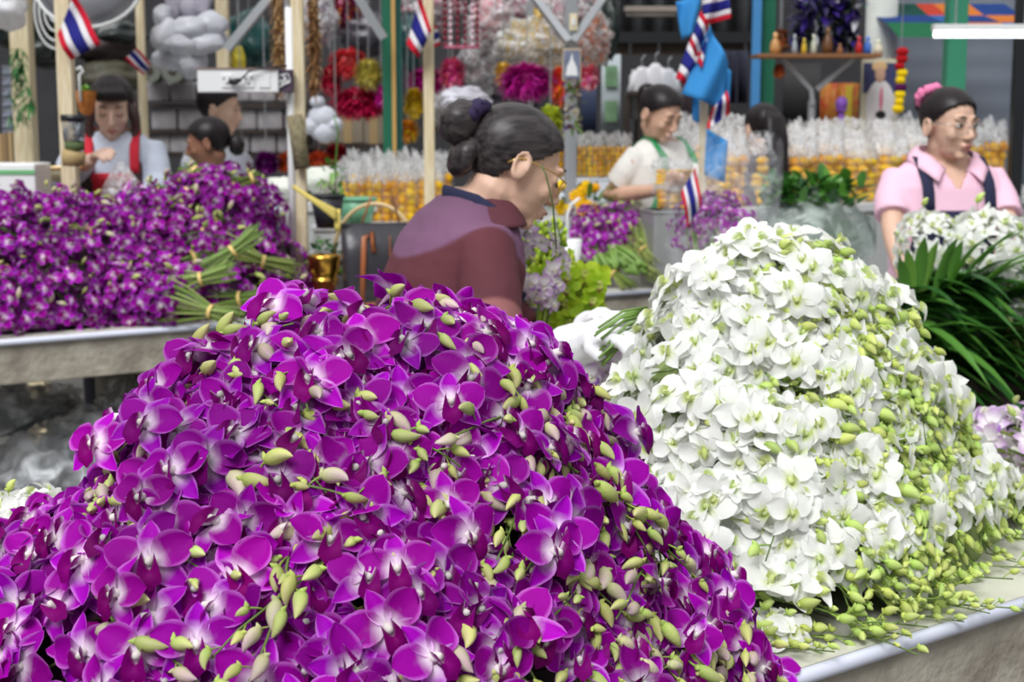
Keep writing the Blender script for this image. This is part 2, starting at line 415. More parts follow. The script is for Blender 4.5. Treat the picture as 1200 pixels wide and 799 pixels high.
class Heap:
    def __init__(s, sil, y0, slope, r, base, back=1.0):
        s.y0f = y0
        # silhouette pixels -> world (x, z) on the ridge line
        s.k = []
        for u, v in sil:
            Y = 1.8
            for _ in range(12): P = at(u, v, Y); Y = y0(P.x)
            s.k.append((P.x, P.z))
        s.slope, s.r, s.base, s.back = slope, r, base, back
    def h(s, x):
        k = s.k
        if x <= k[0][0]: return k[0][1] + (x - k[0][0]) * 1.2
        if x >= k[-1][0]: return k[-1][1] - (x - k[-1][0]) * 1.2
        for i in range(len(k) - 1):
            if x <= k[i + 1][0]:
                t = (x - k[i][0]) / (k[i + 1][0] - k[i][0]); t = t * t * (3 - 2 * t) * .5 + t * .5
                return k[i][1] * (1 - t) + k[i + 1][1] * t
    def z(s, x, y):
        d = s.y0f(x) - y
        sl = s.slope if d > 0 else s.back
        z = s.h(x) - sl * (sqrt(d * d + s.r * s.r) - s.r) + .018 * noise.noise(V((x * 9, y * 9, 3.3)))
        return max(s.base, z)
    def n(s, x, y):
        e = .02
        return V((s.z(x - e, y) - s.z(x + e, y), s.z(x, y - e) - s.z(x, y + e), 2 * e)).normalized()
    def march(s, x, y, ang, L, lift0, lift1, m=10, drift=0):
        pts = []; ns = []; step = L / (m - 1)
        for i in range(m):
            t = i / (m - 1)
            n = s.n(x, y); z = s.z(x, y)
            pts.append(V((x, y, z)) + n * (lift0 + (lift1 - lift0) * t + .006 * sin(4 * t + ang))); ns.append(n)
            d = V((cos(ang), sin(ang), 0)); d = (d - n * d.dot(n)).normalized()
            x += d.x * step; y += d.y * step; ang += drift * step
        return pts, ns
    def core(s, name, x0, x1, ya, yb, off, m, label, cat, nx=50, ny=40):
        def fn(a, b):
            x = x0 + (x1 - x0) * a; yc = s.y0f(x); y = yc - ya + (ya + yb) * b
            if s.y0f(0) < 4: y = max(y, P0.y + .05 + (x - P0.x) * .776)
            return V((x, y, max(s.base - .026, s.z(x, y) - off + .02 * noise.noise(V((x * 25, y * 25, 0))))))
        mb = MB(); mb.grid(fn, nx, ny)
        # closed underneath
        def bot(a, b):
            v = fn(a, 1 - b); return V((v.x, v.y, s.base - .027))
        mb.grid(bot, nx, ny)
        o = mb.build(name, m, smooth=True); tag(o, label, cat, kind='stuff')
        return o
E_ = V((cos(radians(37.8)), sin(radians(37.8)), 0)); N_ = V((-E_.y, E_.x, 0))
TZ = .80
P0 = V((.358, 1.874, TZ))
def tl(s, d, z=0): return P0 + E_ * s + N_ * d + V((0, 0, z))
# purple heap
PH = Heap([(-420, 866), (-200, 746), (0, 646), (60, 634), (105, 610), (150, 558), (200, 493), (240, 440), (290, 405), (360, 383), (430, 377), (500, 377), (560, 393), (640, 440), (700, 515), (755, 605), (810, 676), (860, 736), (895, 806), (915, 886)],
          lambda x: 1.78 + .25 * x, 1.12, .15, TZ + .02, 1.3)
WH = Heap([(685, 640), (712, 520), (735, 450), (765, 385), (805, 325), (860, 297), (920, 290), (980, 312), (1025, 355), (1062, 410), (1095, 470), (1130, 530), (1200, 600), (1270, 690), (1340, 800)],
          lambda x: 2.44 + .34 * (x - .4), 1.3, .14, TZ + .02, 1.3)
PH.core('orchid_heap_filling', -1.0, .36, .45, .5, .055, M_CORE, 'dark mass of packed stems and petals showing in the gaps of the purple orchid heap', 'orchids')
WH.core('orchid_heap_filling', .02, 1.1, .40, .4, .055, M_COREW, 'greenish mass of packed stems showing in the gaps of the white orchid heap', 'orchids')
def px_of(P):
    d = P - V((0, 0, CAMZ)); c, s_ = cos(PITCH), sin(PITCH)
    zf = d.y * c - d.z * s_; yu = d.y * s_ + d.z * c
    return 600 + FPX * d.x / zf, 399.5 - FPX * yu / zf
def zone(u, v, bands):
    for f, l in bands:
        if f(u, v): return l
    return bands[-1][1]
ZP = [(lambda u, v: v < 430 and u < 330, 'purple orchid spray on the front heap upper left shoulder, beside the concrete counter edge'),
      (lambda u, v: v < 430 and u < 470, 'purple orchid spray on the crest of the front heap, below the dark handbag'),
      (lambda u, v: v < 440, 'purple orchid spray on the crest of the front heap, just below the bent woman'),
      (lambda u, v: u < 150 and v < 680, 'purple orchid spray at the low left end of the front heap, beside white blossoms'),
      (lambda u, v: u < 250 and v < 570, 'purple orchid spray on the left slope of the front heap, before the clear plastic bags'),
      (lambda u, v: u < 260, 'purple orchid spray in the bottom left corner of the front heap'),
      (lambda u, v: u < 450 and v < 600, 'purple orchid spray in the middle left of the front heap, with some pale buds'),
      (lambda u, v: u < 640 and v < 600, 'purple orchid spray among thick green buds in the centre of the front heap'),
      (lambda u, v: v < 600, 'purple orchid spray on the right slope of the front heap, against the white orchids'),
      (lambda u, v: u < 450, 'purple orchid spray at the bottom of the front heap, left of its middle'),
      (lambda u, v: u < 640, 'purple orchid spray at the bottom middle of the front heap'),
      (lambda u, v: u < 790, 'purple orchid spray low on the right flank of the front heap, among long bud stems'),
      (lambda u, v: True, 'purple orchid spray at the lower right tip of the front heap, over the pale tabletop')]
ZW = [(lambda u, v: v < 350 and u < 900, 'white orchid spray on the top left of the white heap, below the bagged purple orchids'),
      (lambda u, v: v < 350, 'white orchid spray on the right of the white heap top, below the woman in pink'),
      (lambda u, v: u < 800 and v < 470, 'white orchid spray on the left side of the white heap, beside the white sleeved hand'),
      (lambda u, v: u < 800, 'white orchid spray low on the left of the white heap, against the purple heap'),
      (lambda u, v: u > 1050 and v < 470, 'white orchid spray on the right shoulder of the white heap, beside the dark strap leaves'),
      (lambda u, v: u > 1050 and v < 580, 'white orchid spray at the right end of the white heap, near the lilac blossoms'),
      (lambda u, v: u > 1050, 'white orchid spray at the lower right of the white heap, near the table rail'),
      (lambda u, v: v < 480, 'white orchid spray with green buds in the upper middle of the white heap'),
      (lambda u, v: v < 620, 'white orchid spray with many green buds in the middle of the white heap'),
      (lambda u, v: True, 'white orchid spray with green buds at the foot of the white heap, on the tabletop')]
def scatter(H, n, x0, x1, ya, yb, kind, zones, group, angf, nff, nbf, lift=(-.035, -.005), L=(.26, .40), tries=40, mind=.055, **kw):
    done = []; cnt = 0
    while cnt < n:
        best = None
        for _ in range(tries):
            x = U(x0, x1); y = H.y0f(x) - ya + (ya + yb) * R()
            if H.z(x, y) <= H.base + .0005 and H.z(x + .02, y + .03) <= H.base + .0005: continue
            d = min([(x - a) ** 2 + (y - b) ** 2 for a, b in done] or [9])
            if best is None or d > best[0]: best = (d, x, y)
        if best is None: break
        _, x, y = best; done.append((x, y)); cnt += 1
        u, v = px_of(V((x, y, H.z(x, y))))
        a = angf(x, y, u, v); l = U(*L)
        # the sampled point is the middle of the spray
        pts, ns = H.march(x - cos(a) * l * .35, y - sin(a) * l * .35, a, l, lift[0] + U(-.01, .01), lift[1] + U(-.01, .015), drift=U(-1.6, 1.6))
        uu, vv = px_of(pts[5])
        spray_at(pts, ns, kind, nff(u, v), nbf(u, v), zone(uu, vv, zones), group, **kw)
def angP(x, y, u, v): return radians(U(-150, -10)) if u > 250 else radians(U(-190, -60))
def nfP(u, v): return random.randint(7, 10)
def nbP(u, v):
    if u < 260: return random.choice((0, 0, 1, 3))
    if v < 400 and u < 450: return random.choice((0, 1, 2))
    return random.randint(2, 7)
def angW(x, y, u, v): return radians(U(-60, 10)) if u > 850 else radians(U(-110, 170))
def nfW(u, v): return random.randint(6, 9) if u < 880 else random.randint(4, 7)
def nbW(u, v): return random.randint(0, 3) if (u < 850 and v < 520) else random.randint(5, 9)
scatter(PH, 135, -.92, .36, .56, .16, 'purple', ZP, 'purple orchid sprays of the front heap', angP, nfP, nbP, name='purple_orchid_spray', fs=1.1)
scatter(PH, 24, -.10, .30, .40, .02, 'purple', ZP, 'purple orchid sprays of the front heap', lambda x, y, u, v: radians(U(-90, -10)), lambda u, v: random.choice((0, 1, 2)),
        lambda u, v: random.randint(6, 10), lift=(-.02, .02), L=(.24, .36), name='purple_orchid_spray', fs=1.1)
scatter(PH, 26, -.40, .26, .44, .04, 'purple', ZP, 'purple orchid sprays of the front heap', lambda x, y, u, v: radians(U(-120, 0)), lambda u, v: random.choice((0, 1)),
        lambda u, v: random.randint(6, 9), lift=(-.005, .03), L=(.20, .32), name='purple_orchid_spray', fs=1.18)
scatter(PH, 8, -.50, -.15, .40, .05, 'purple', ZP, 'purple orchid sprays of the front heap', lambda x, y, u, v: radians(U(-110, -10)), lambda u, v: 2,
        lambda u, v: random.randint(4, 7), lift=(-.02, .02), L=(.20, .30), name='purple_orchid_spray', fs=1.1)
scatter(PH, 60, -.80, .28, .46, .10, 'purple', ZP, 'purple orchid sprays of the front heap', angP, lambda u, v: random.randint(3, 5),
        lambda u, v: random.choice((0, 0, 1)), lift=(-.01, .008), L=(.14, .24), name='purple_orchid_spray', fs=1.14, upbias=1.0, spread=.4, facing=V((0, -.35, 0)))
scatter(WH, 165, .06, 1.0, .46, .14, 'white', ZW, 'white orchid sprays of the white heap', angW, nfW, nbW, name='white_orchid_spray', fs=1.0)
scatter(WH, 76, .38, 1.0, .46, .02, 'white', ZW, 'white orchid sprays of the white heap', lambda x, y, u, v: radians(U(-65, 15)), lambda u, v: random.choice((0, 1, 2)),
        lambda u, v: random.randint(8, 12), lift=(-.02, .022), L=(.26, .38), name='white_orchid_spray', fs=1.1, stemr=.0024)
scatter(WH, 45, .10, .85, .40, .10, 'white', ZW, 'white orchid sprays of the white heap', lambda x, y, u, v: radians(U(-120, 20)), lambda u, v: random.choice((3, 4, 5)),
        lambda u, v: random.randint(0, 2) if u < 850 else random.randint(1, 4), lift=(-.01, .01), L=(.14, .26), name='white_orchid_spray', fs=1.1, spread=.4, facing=V((0, -.3, 0)))
# ---------------------------------------------------------------- main table
M_CONC = mat('concrete', (190, 184, 168), .85, noise_amt=.3, scale=9, rgb2=(146, 138, 126), bump=.5, bscale=50)
M_RAIL = mat('pvc_rail', (212, 216, 232), .3)
def tiled(name, c, g, sx, sy, rough=.25):
    m, nt, b = nodes(name); N = nt.nodes; L = nt.links
    tc = N.new('ShaderNodeTexCoord'); br = N.new('ShaderNodeTexBrick'); L.new(tc.outputs['Object'], br.inputs['Vector'])
    br.inputs['Scale'].default_value = 1; br.inputs['Brick Width'].default_value = sx; br.inputs['Row Height'].default_value = sy; br.inputs['Mortar Size'].default_value = .002; br.offset = 0
    br.inputs['Color1'].default_value = (*lin(c), 1); br.inputs['Color2'].default_value = (*lin(tuple(x * .97 for x in c)), 1); br.inputs['Mortar'].default_value = (*lin(g), 1)
    L.new(br.outputs['Color'], b.inputs['Base Color']); b.inputs['Roughness'].default_value = rough
    MATS[name] = m; return m
M_TILES = tiled('tabletop_tile', (214, 214, 200), (150, 150, 140), .2, .2)
def counter(name, origin, e, length, depth, top, thick, label, cat='table', legs=True, topm=None, bodym=None, left=0.0, railm=None, legs_at=None):
    """slab counter; origin = point on the front edge, e = direction of the front edge"""
    e = V((e[0], e[1], 0)).normalized(); ang = atan2(e.y, e.x)
    root = empty(name, (origin[0], origin[1], 0), label, cat, rot=(0, 0, ang))
    L0, L1 = -left, length
    mb = MB(); mb.box(((L0 + L1) / 2, depth / 2, top - .006), (L1 - L0, depth, .012)); mb.build('tabletop', topm or M_TILES, root, bevel=.001)
    mb = MB(); mb.box(((L0 + L1) / 2, depth / 2, top - .012 - thick / 2), (L1 - L0 - .004, depth - .004, thick)); mb.build('slab', bodym or M_CONC, root, bevel=.004)
    mb = MB(); mb.tube([(L0, -.004, top - .010), (L1, -.004, top - .010)], .011, 10); mb.build('edge_rail', railm or M_RAIL, root, smooth=True)
    n_ = max(2, int((L1 - L0) / 1.2) + 1)
    for x in (legs_at or [L0 + .12 + (L1 - L0 - .24) * i / (n_ - 1) for i in range(n_)]):
        mb = MB(); mb.box((x, depth / 2 + .1, (top - thick - .012) / 2), (.1, depth - .3, top - thick - .012)); mb.build('leg', bodym or M_CONC, root, bevel=.004)
    return root
counter('display_table', P0, E_, 1.5, .9, TZ, .16, 'tiled display table with a pale rounded rail under the purple and white orchid heaps', left=1.35)
# ---------------------------------------------------------------- the setting
M_FLOOR = mat('wet_concrete_floor', (96, 94, 90), .7, noise_amt=.3, scale=2, bump=.3, bscale=30)
M_DARK = mat('dark_wall', (52, 52, 56), .8, noise_amt=.5, scale=2)
M_SHUT = mat('shutter_grey', (112, 120, 132), .5, noise_amt=.12, scale=3)
M_ROOFB = mat('roof_sheet', (104, 106, 110), .5, metal=.2)
M_WOOD = mat('pale_wood', (226, 214, 184), .6, noise_amt=.22, scale=6, rgb2=(204, 186, 146), stretch=(18, 18, 1.5))
M_WHITE = mat('white_paint', (228, 230, 230), .5)
M_GREY = mat('grey_metal', (160, 164, 168), .4, metal=.3)
M_GREEN = mat('green_paint', (22, 104, 78), .45)
M_TEAL = mat('teal_paint', (58, 128, 122), .45)
M_BLACK = mat('black_plastic', (24, 26, 30), .4)
def structure(o): o['kind'] = 'structure'; return o
mb = MB(); mb.box((0.5, 8, -.05), (16, 18, .1)); structure(mb.build('floor', M_FLOOR))
mb = MB(); mb.box((.5, 12.1, 1.9), (16, .2, 3.8)); structure(mb.build('wall_back', M_DARK))
mb = MB(); mb.box((-7.6, 8, 1.9), (.2, 18, 3.8)); structure(mb.build('wall_left', M_DARK))
mb = MB(); mb.box((8.6, 8, 1.9), (.2, 18, 3.8)); structure(mb.build('wall_right', M_DARK))
# blue-grey roller shutter behind the woman in pink
def ribbed(name, x0, x1, z0, z1, Y, m, pitch=.09, amp=.012, vertical=False, ex=0):
    mb = MB()
    if vertical:
        n = max(4, int((x1 - x0) / pitch) * 4)
        mb.grid(lambda a, b: V((x0 + (x1 - x0) * a, Y + amp * sin(a * n / 4 * 2 * pi) + ex * b, z0 + (z1 - z0) * b)), n, 1)
    else:
        n = max(4, int((z1 - z0) / pitch) * 4)
        mb.grid(lambda a, b: V((x0 + (x1 - x0) * b, Y + amp * abs(sin(a * n / 8 * 2 * pi)), z0 + (z1 - z0) * a)), n, 1)
    o = mb.build(name, m, smooth=True)
    s = o.modifiers.new('thick', 'SOLIDIFY'); s.thickness = .004
    return o
structure(ribbed('wall_shutter', at(1050, 0, 9.5).x, at(1290, 0, 9.5).x, 0, 2.7, 9.5, M_SHUT, pitch=.14, amp=.006))
structure(ribbed('wall_corrugated', at(705, 0, 10.2).x, at(905, 0, 10.2).x, at(0, 42, 10.2).z, 3.3, 10.2, M_ROOFB, pitch=.13, amp=.03, vertical=True))
mb = MB(); mb.box(((at(705, 0, 10.1).x + at(905, 0, 10.1).x) / 2, 10.1, at(0, 44, 10.1).z), (1.2, .08, .07)); structure(mb.build('trim_1', M_BLACK))
mb = MB()
for i in range(6):
    mb.box((at(722 + i * 34, 0, 10.15).x, 10.15, at(0, 56, 10.15).z), (.17, .02, .09))
structure(mb.build('trim_2', mat('dusty_boards', (96, 84, 76), .8)))
def post(name, u, v0, Y, w, m, label, ztop=2.75, z0=0, cat='post', shape='box', extra=None, d=None, vb=None):
    p = at(u, v0, Y)
    root = empty(name, (p.x, Y, z0), label, cat)
    mb = MB()
    if shape == 'box': mb.box((0, 0, (ztop - z0) / 2), (w, d or w, ztop - z0))
    else: mb.tube([(0, 0, 0), (0, 0, (ztop - z0) * .5), (0, 0, ztop - z0)], w / 2, 12)
    mb.build('shaft', m, root, bevel=.003 if shape == 'box' else 0, smooth=shape != 'box')
    return root
# ---------------------------------------------------------------- long counter behind the bent woman
CE = V((cos(radians(33.2)), sin(radians(33.2)), 0)); CN = V((-CE.y, CE.x, 0))
CT = .80
counter('market_counter', (-1.6, 4.8, 0), CE, 3.15, .95, CT, .135, 'long concrete market counter with a white tiled top carrying the purple bundles', left=1.6, legs_at=(-1.1, .62, 1.8, 3.0))
def cl(s, d, z=0): return V((-1.6, 4.8, CT)) + CE * s + CN * d + V((0, 0, z))
M_CONC2 = mat('pale_render', (188, 190, 190), .7, noise_amt=.12, scale=4)
M_PALET = mat('pale_top', (206, 208, 208), .35)
R2 = V((1.57, 7.06, 0))
def rl(s, d, z=0): return R2 + CE * s + CN * d + V((0, 0, z))
# high rear counter under the marigold bags
def block(name, origin, e, L0, L1, depth, top, label, mtop, mbody, cat='counter'):
    e = V((e[0], e[1], 0)).normalized(); ang = atan2(e.y, e.x)
    root = empty(name, (origin[0], origin[1], 0), label, cat, rot=(0, 0, ang))
    mb = MB(); mb.box(((L0 + L1) / 2, depth / 2, top - .02), (L1 - L0 + .03, depth + .03, .04)); mb.build('top_slab', mtop, root, bevel=.004)
    mb = MB(); mb.box(((L0 + L1) / 2, depth / 2, (top - .04) / 2), (L1 - L0, depth, top - .04)); mb.build('base', mbody, root, bevel=.004)
    return root
block('high_counter', R2, CE, -.75, 2.2, .95, 1.10, 'pale high counter behind the woman in pink, piled with bagged marigolds', M_PALET, M_CONC2)
counter('side_counter', (1.41, 5.16, 0), CE, 1.7, .8, .80, .12, 'low pale counter beside the woman in pink carrying a bundle of leaves', left=.9, topm=M_PALET, bodym=M_CONC2)
block('rear_counter', cl(.95, 1.35), CE, 0, 2.6, .9, 1.0, 'rear counter behind the handbag carrying bags of yellow marigolds', M_PALET, M_CONC2)
M_DWOOD = mat('dark_wood', (66, 54, 48), .7, noise_amt=.4, scale=5)
block('low_table', (1.0, 4.0, 0), (cos(.3), sin(.3)), -.08, .95, .5, .80, 'dark wooden table under the long strap leaves and white blossoms', M_DWOOD, M_DWOOD, 'table')
block('work_stand', (.03, 3.22, 0), (1, .1), 0, .3, .3, .93, 'small wooden stand holding the lime green orchid bunch', M_DWOOD, M_DWOOD, 'stand')
# ---------------------------------------------------------------- purple bundles on the long counter
def bunch_proto(kind, nf, nb, label, cat='orchids', group=None, ax=(.15, .115, .10), name='orchid_bunch', fs=1.0, stemL=.17, nstem=22, loc=(0, 0, -5)):
    root = empty(name, loc, label, cat, group)
    k = 0; ga = pi * (3 - sqrt(5)); tot = nf + nb
    for i in range(tot):
        z = 1 - 1.55 * (i + .5) / tot; r = sqrt(max(0, 1 - z * z)); t = ga * i + U(-.2, .2)
        d = V((r * cos(t), r * sin(t), z))
        if d.x > .75: d.x *= .7
        p = V((d.x * ax[0], d.y * ax[1], d.z * ax[2])) * U(.72, .98)
        out = (V((d.x / ax[0], d.y / ax[1], d.z / ax[2])).normalized() + rv(.35)).normalized()
        if i % max(2, int(tot / max(1, nb))) == 1 and nb > 0:
            link('bud', random.choice(BD[kind]), root, frame(p, out, rv(), fs * U(.9, 1.15)))
        else:
            link('flower', random.choice(FL[kind]), root, frame(p - out * .02, out, UP * .3 + rv(.7), fs * U(.88, 1.05)))
    mb = MB(); tie = V((ax[0] + stemL * .45, 0, 0))
    for i in range(nstem):
        a = U(0, 2 * pi); q = sqrt(R()); o = V((0, cos(a) * q, sin(a) * q))
        p0 = V((ax[0] * .1, o.y * ax[1] * .8, o.z * ax[2] * .6)); p1 = tie + o * .020
        p2 = tie + V((stemL * U(.55, .8), 0, 0)) + o * .040
        mb.cur = random.choice((lin((126, 150, 70)), lin((96, 128, 58)), lin((150, 168, 96))))
        mb.tube([p0, (p0 + p1) / 2 + o * .012, p1, p2], .0032, 5)
    mb.build('stem_bundle', M_STEMC, root, smooth=True, col=True)
    mb = MB(); mb.tube([tie - V((.006, 0, 0)), tie + V((.006, 0, 0))], .026, 12, cap=False); mb.build('rubber_band', mat('rubber_band', (226, 196, 120), .6), root, smooth=True)
    return root
M_STEMC = petal_mat('stem_colour', trans=.05, var=.1, bump=.1)
LH = Heap([(-260, 320), (-150, 250), (0, 233), (60, 228), (110, 240), (150, 246), (180, 224), (250, 206), (290, 222), (315, 262), (345, 300), (366, 350), (378, 430)],
          lambda x: 6.40 + .655 * x, 1.05, .12, CT + .04, 1.2)
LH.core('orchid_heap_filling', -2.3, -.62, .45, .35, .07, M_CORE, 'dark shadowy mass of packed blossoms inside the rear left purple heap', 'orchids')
GL = 'purple orchid bundles heaped on the long counter'
ZL = [(lambda u, v: u < 120 and v < 300, 'purple orchid bundle at the top left of the counter heap, beneath the wooden post'),
      (lambda u, v: u < 120, 'purple orchid bundle at the left front of the counter heap, over the concrete edge'),
      (lambda u, v: u < 230 and v < 290, 'purple orchid bundle high in the middle of the counter heap, before the long-haired girl'),
      (lambda u, v: u < 230, 'purple orchid bundle low in the middle of the counter heap'),
      (lambda u, v: v < 280, 'purple orchid bundle at the peak of the counter heap, before the woman with bun'),
      (lambda u, v: True, 'purple orchid bundle at the right end of the counter heap, near the brass bowl')]
protos = [bunch_proto('purple', 24, 6, 'proto', group=GL, fs=1.08, loc=(0, 0, 0)) for _ in range(3)]
protos += [bunch_proto('purple', 26, 6, 'proto', group=GL, fs=.98, loc=(0, 0, 0), stemL=.05, nstem=10) for _ in range(3)]
used = [False] * 6
def place_bunch(i, P, out, sd, label, group=None, s=1.0):
    """out = local +Z, sd = direction of the stems (+X)"""
    z = out.normalized(); x = (sd - z * sd.dot(z)).normalized(); y = z.cross(x)
    e = Matrix((x, y, z)).transposed().to_euler()
    if used[i]: return copy_tree(protos[i], P, e, s, label, group)
    used[i] = True; o = protos[i]; o.location = P; o.rotation_euler = e; o.scale = (s,) * 3; o['label'] = label
    if group: o['group'] = group
    return o
spots = []
for _ in range(68):
    best = None
    for _k in range(60):
        x = U(-2.15, -.72); y = LH.y0f(x) - .44 + .62 * R()
        if LH.z(x, y) < LH.base + .003: continue
        d = min([(x - a) ** 2 + 1.2 * (y - b) ** 2 for a, b in spots] or [9])
        if best is None or d > best[0]: best = (d, x, y)
    _, x, y = best; spots.append((x, y))
    z = LH.z(x, y); n = LH.n(x, y); u, v = px_of(V((x, y, z)))
    showstem = (u > 200 and 268 < v < 380 and u < 296)
    sd = V((.8, -.5, -.35)) + rv(.5) if showstem else V(((1 if 120 < u < 205 else (-1 if u > 250 or R() < .5 else 1)) * .9, .45, .25))
    P = V((x, y, z)) - n * U(.03, .08)
    if showstem: sd = V((.9, -.15, .1)) + rv(.35)
    P.z = max(P.z, CT + .07)
    lab = zone(u, v, ZL)
    if showstem: lab = 'purple orchid bundle with green stem ends sticking out, right of the counter heap middle'
    place_bunch(random.randrange(3) + (0 if showstem else 3), P, n + rv(.2), sd, lab, GL, U(.95, 1.1))
# extra tied stem ends showing on the heap
for (u, v, Y, ang) in ((240, 292, 5.30, 1.0), (212, 318, 5.22, .5), (262, 340, 5.28, .3), (236, 356, 5.14, -.1)):
    P = at(u, v, Y)
    place_bunch(random.randrange(3), P + V((-.17 * cos(ang), .02, -.17 * sin(ang))), V((-.2, -.9, .5)), V((cos(ang), -.5, sin(ang))), 'purple orchid bundle with green stem ends sticking out, right of the counter heap middle' if u > 100 else 'purple orchid bundle with green stems showing, just right of the cup-holder post foot', GL, 1.0)
# bunches on the right part of the counter
GM = 'purple orchid bunches with cut stems near the white cup'
for i, (u, v, Y) in enumerate(((695, 268, 6.45), (728, 262, 6.5), (748, 282, 6.55), (688, 292, 6.35), (715, 285, 6.4))):
    P = at(u, v, Y)
    place_bunch(i % 3, P, V((-.2, -.7, .8)), V((.55, -.25, -.75)) + rv(.15), ('purple orchid bunch lying on the counter beside the white drinking cup' if u < 700 else 'purple orchid bunch lying on the counter with thick green stems towards the steel box'), GM, .85)
# thick green cut stems under them
def stalks(name, pts, label):
    root = empty(name, pts[0][0], label, 'stems')
    o0 = V(pts[0][0])
    for a, b, r in pts:
        mb = MB(); mb.tube([V(a) - o0, (V(a) + V(b)) / 2 - o0 + V((0, 0, .01)), V(b) - o0], r, 7); mb.build('stalk', mat('stalk_green', (122, 158, 72), .5, noise_amt=.3, scale=20), root, smooth=True)
    return root
sp = []
for i in range(16):
    a = at(U(690, 740), U(285, 300), 6.32); b = at(U(700, 760), U(306, 322), 6.2)
    if b.x < a.x: b.x = a.x + .05
    sp.append((a, b, U(.008, .013)))
stalks('cut_stems', sp, 'thick pale green cut stems lying below the middle purple orchid bunches')
# sheaf of greenery behind them
def leaf(mb, p, d, L, W, droop=.3, side=None, c=None, nseg=6, fold=.25, tip=1.0):
    d = V(d).normalized(); sd = V(side) if side is not None else d.cross(UP)
    if sd.length < .1: sd = V((1, 0, 0))
    sd.normalize(); n = sd.cross(d)
    if c: mb.cur = c
    vs = []
    for i in range(nseg + 1):
        t = i / nseg
        q = V(p) + d * (L * t) - UP * (droop * L * t * t)
        w_ = W * .5 * (.35 + .65 * sin(pi * min(1, .12 + t * .88))) * (1 - t ** 5) * tip
        if i == nseg: w_ = W * .02
        vs += [q - sd * w_ + n * (fold * w_), q, q + sd * w_ + n * (fold * w_)]
    fs = []
    for i in range(nseg):
        k = 3 * i; fs += [(k, k + 1, k + 4, k + 3), (k + 1, k + 2, k + 5, k + 4)]
    mb.add(vs, fs)
M_LEAF = petal_mat('leaf', rough=.35, trans=.2, var=.12, hue=.01, bump=.1, spec=.5)
LG = [lin(c) for c in ((60, 116, 46), (44, 94, 40), (84, 140, 58), (106, 158, 66))]
LB = [lin(c) for c in ((120, 168, 60), (92, 150, 54), (150, 186, 84))]
def foliage(name, c, r, n, L, W, label, cat, cols=LG, droop=.4, parent=None, ups=.6):
    root = parent or empty(name, c, label, cat)
    mb = MB()
    for i in range(n):
        d = rv(); d.z = abs(d.z) * ups + .15
        p = V((U(-1, 1) * r[0], U(-1, 1) * r[1], U(-.6, 1) * r[2]))
        leaf(mb, p, d, L * U(.6, 1.2), W * U(.7, 1.2), droop, c=random.choice(cols))
    mb.build('leaves', M_LEAF, root, smooth=True, col=True)
    return root
foliage('green_foliage', at(705, 246, 6.75), (.16, .08, .06), 60, .15, .022, 'light green sprig foliage behind the middle purple orchid bunches', 'foliage', cols=LB, ups=1.2)
# ---------------------------------------------------------------- people
def skin(name, rgb): return mat(name, rgb, .5, noise_amt=.06, scale=20, trans=.05)
def cloth(name, rgb, n=.12, **k): return mat(name, rgb, .85, noise_amt=n, scale=7, bump=.25, bscale=18, **k)
M_HAIR = mat('black_hair', (26, 22, 24), .38, noise_amt=.4, scale=40, rgb2=(40, 34, 36), stretch=(1, 1, .15), spec=.25)
M_LIP = mat('lips', (170, 96, 92), .45)
M_EYEW = mat('eye_white', (226, 224, 220), .3)
M_IRIS = mat('iris', (30, 22, 20), .2)
M_GOLD = mat('gold_metal', (226, 190, 120), .25, metal=1)
def hand(mb, el, wr, pn, s, curl, k, g=1.0):
    d = (wr - el).normalized(); n = (pn - d * d.dot(pn)).normalized(); b = d.cross(n)
    side = b * (1 if s > 0 else -1)
    pc = [wr - d * .01, wr + d * .03, wr + d * .06, wr + d * .082]
    mb.loft([(pc[0], .022 * k * g, .017 * k * g), (pc[1], .034 * k * g, .016 * k * g), (pc[2], .040 * k * g, .014 * k * g), (pc[3], .038 * k * g, .011 * k * g)], 12, side=tuple(b))
    for j, (off, L) in enumerate(((.029, .070), (.0095, .078), (-.0095, .072), (-.028, .056))):
        p = wr + d * .078 + side * off * k; dd = d + side * (off * 2.0); dd.normalize(); pts = [p - d * .01]
        for q in range(3):
            ang = curl * (.8 + q * .5) * .9
            dd = (dd * cos(ang * .6) + n * sin(ang * .6)).normalized()
            p = p + dd * (L * (.42, .33, .25)[q]); pts.append(p)
        mb.tube(pts, [x * k * g for x in (.0095, .0092, .0085, .0068)], 8)
    tp = wr + d * .028 + side * .026 * k; td = (d * .7 + side * .8 + n * .35).normalized()
    mb.tube([wr + d * .018 + side * .010, tp, tp + td * .030, tp + td * .028 + (d + n * curl).normalized() * .026], [x * k * g for x in (.013, .012, .010, .0075)], 8)
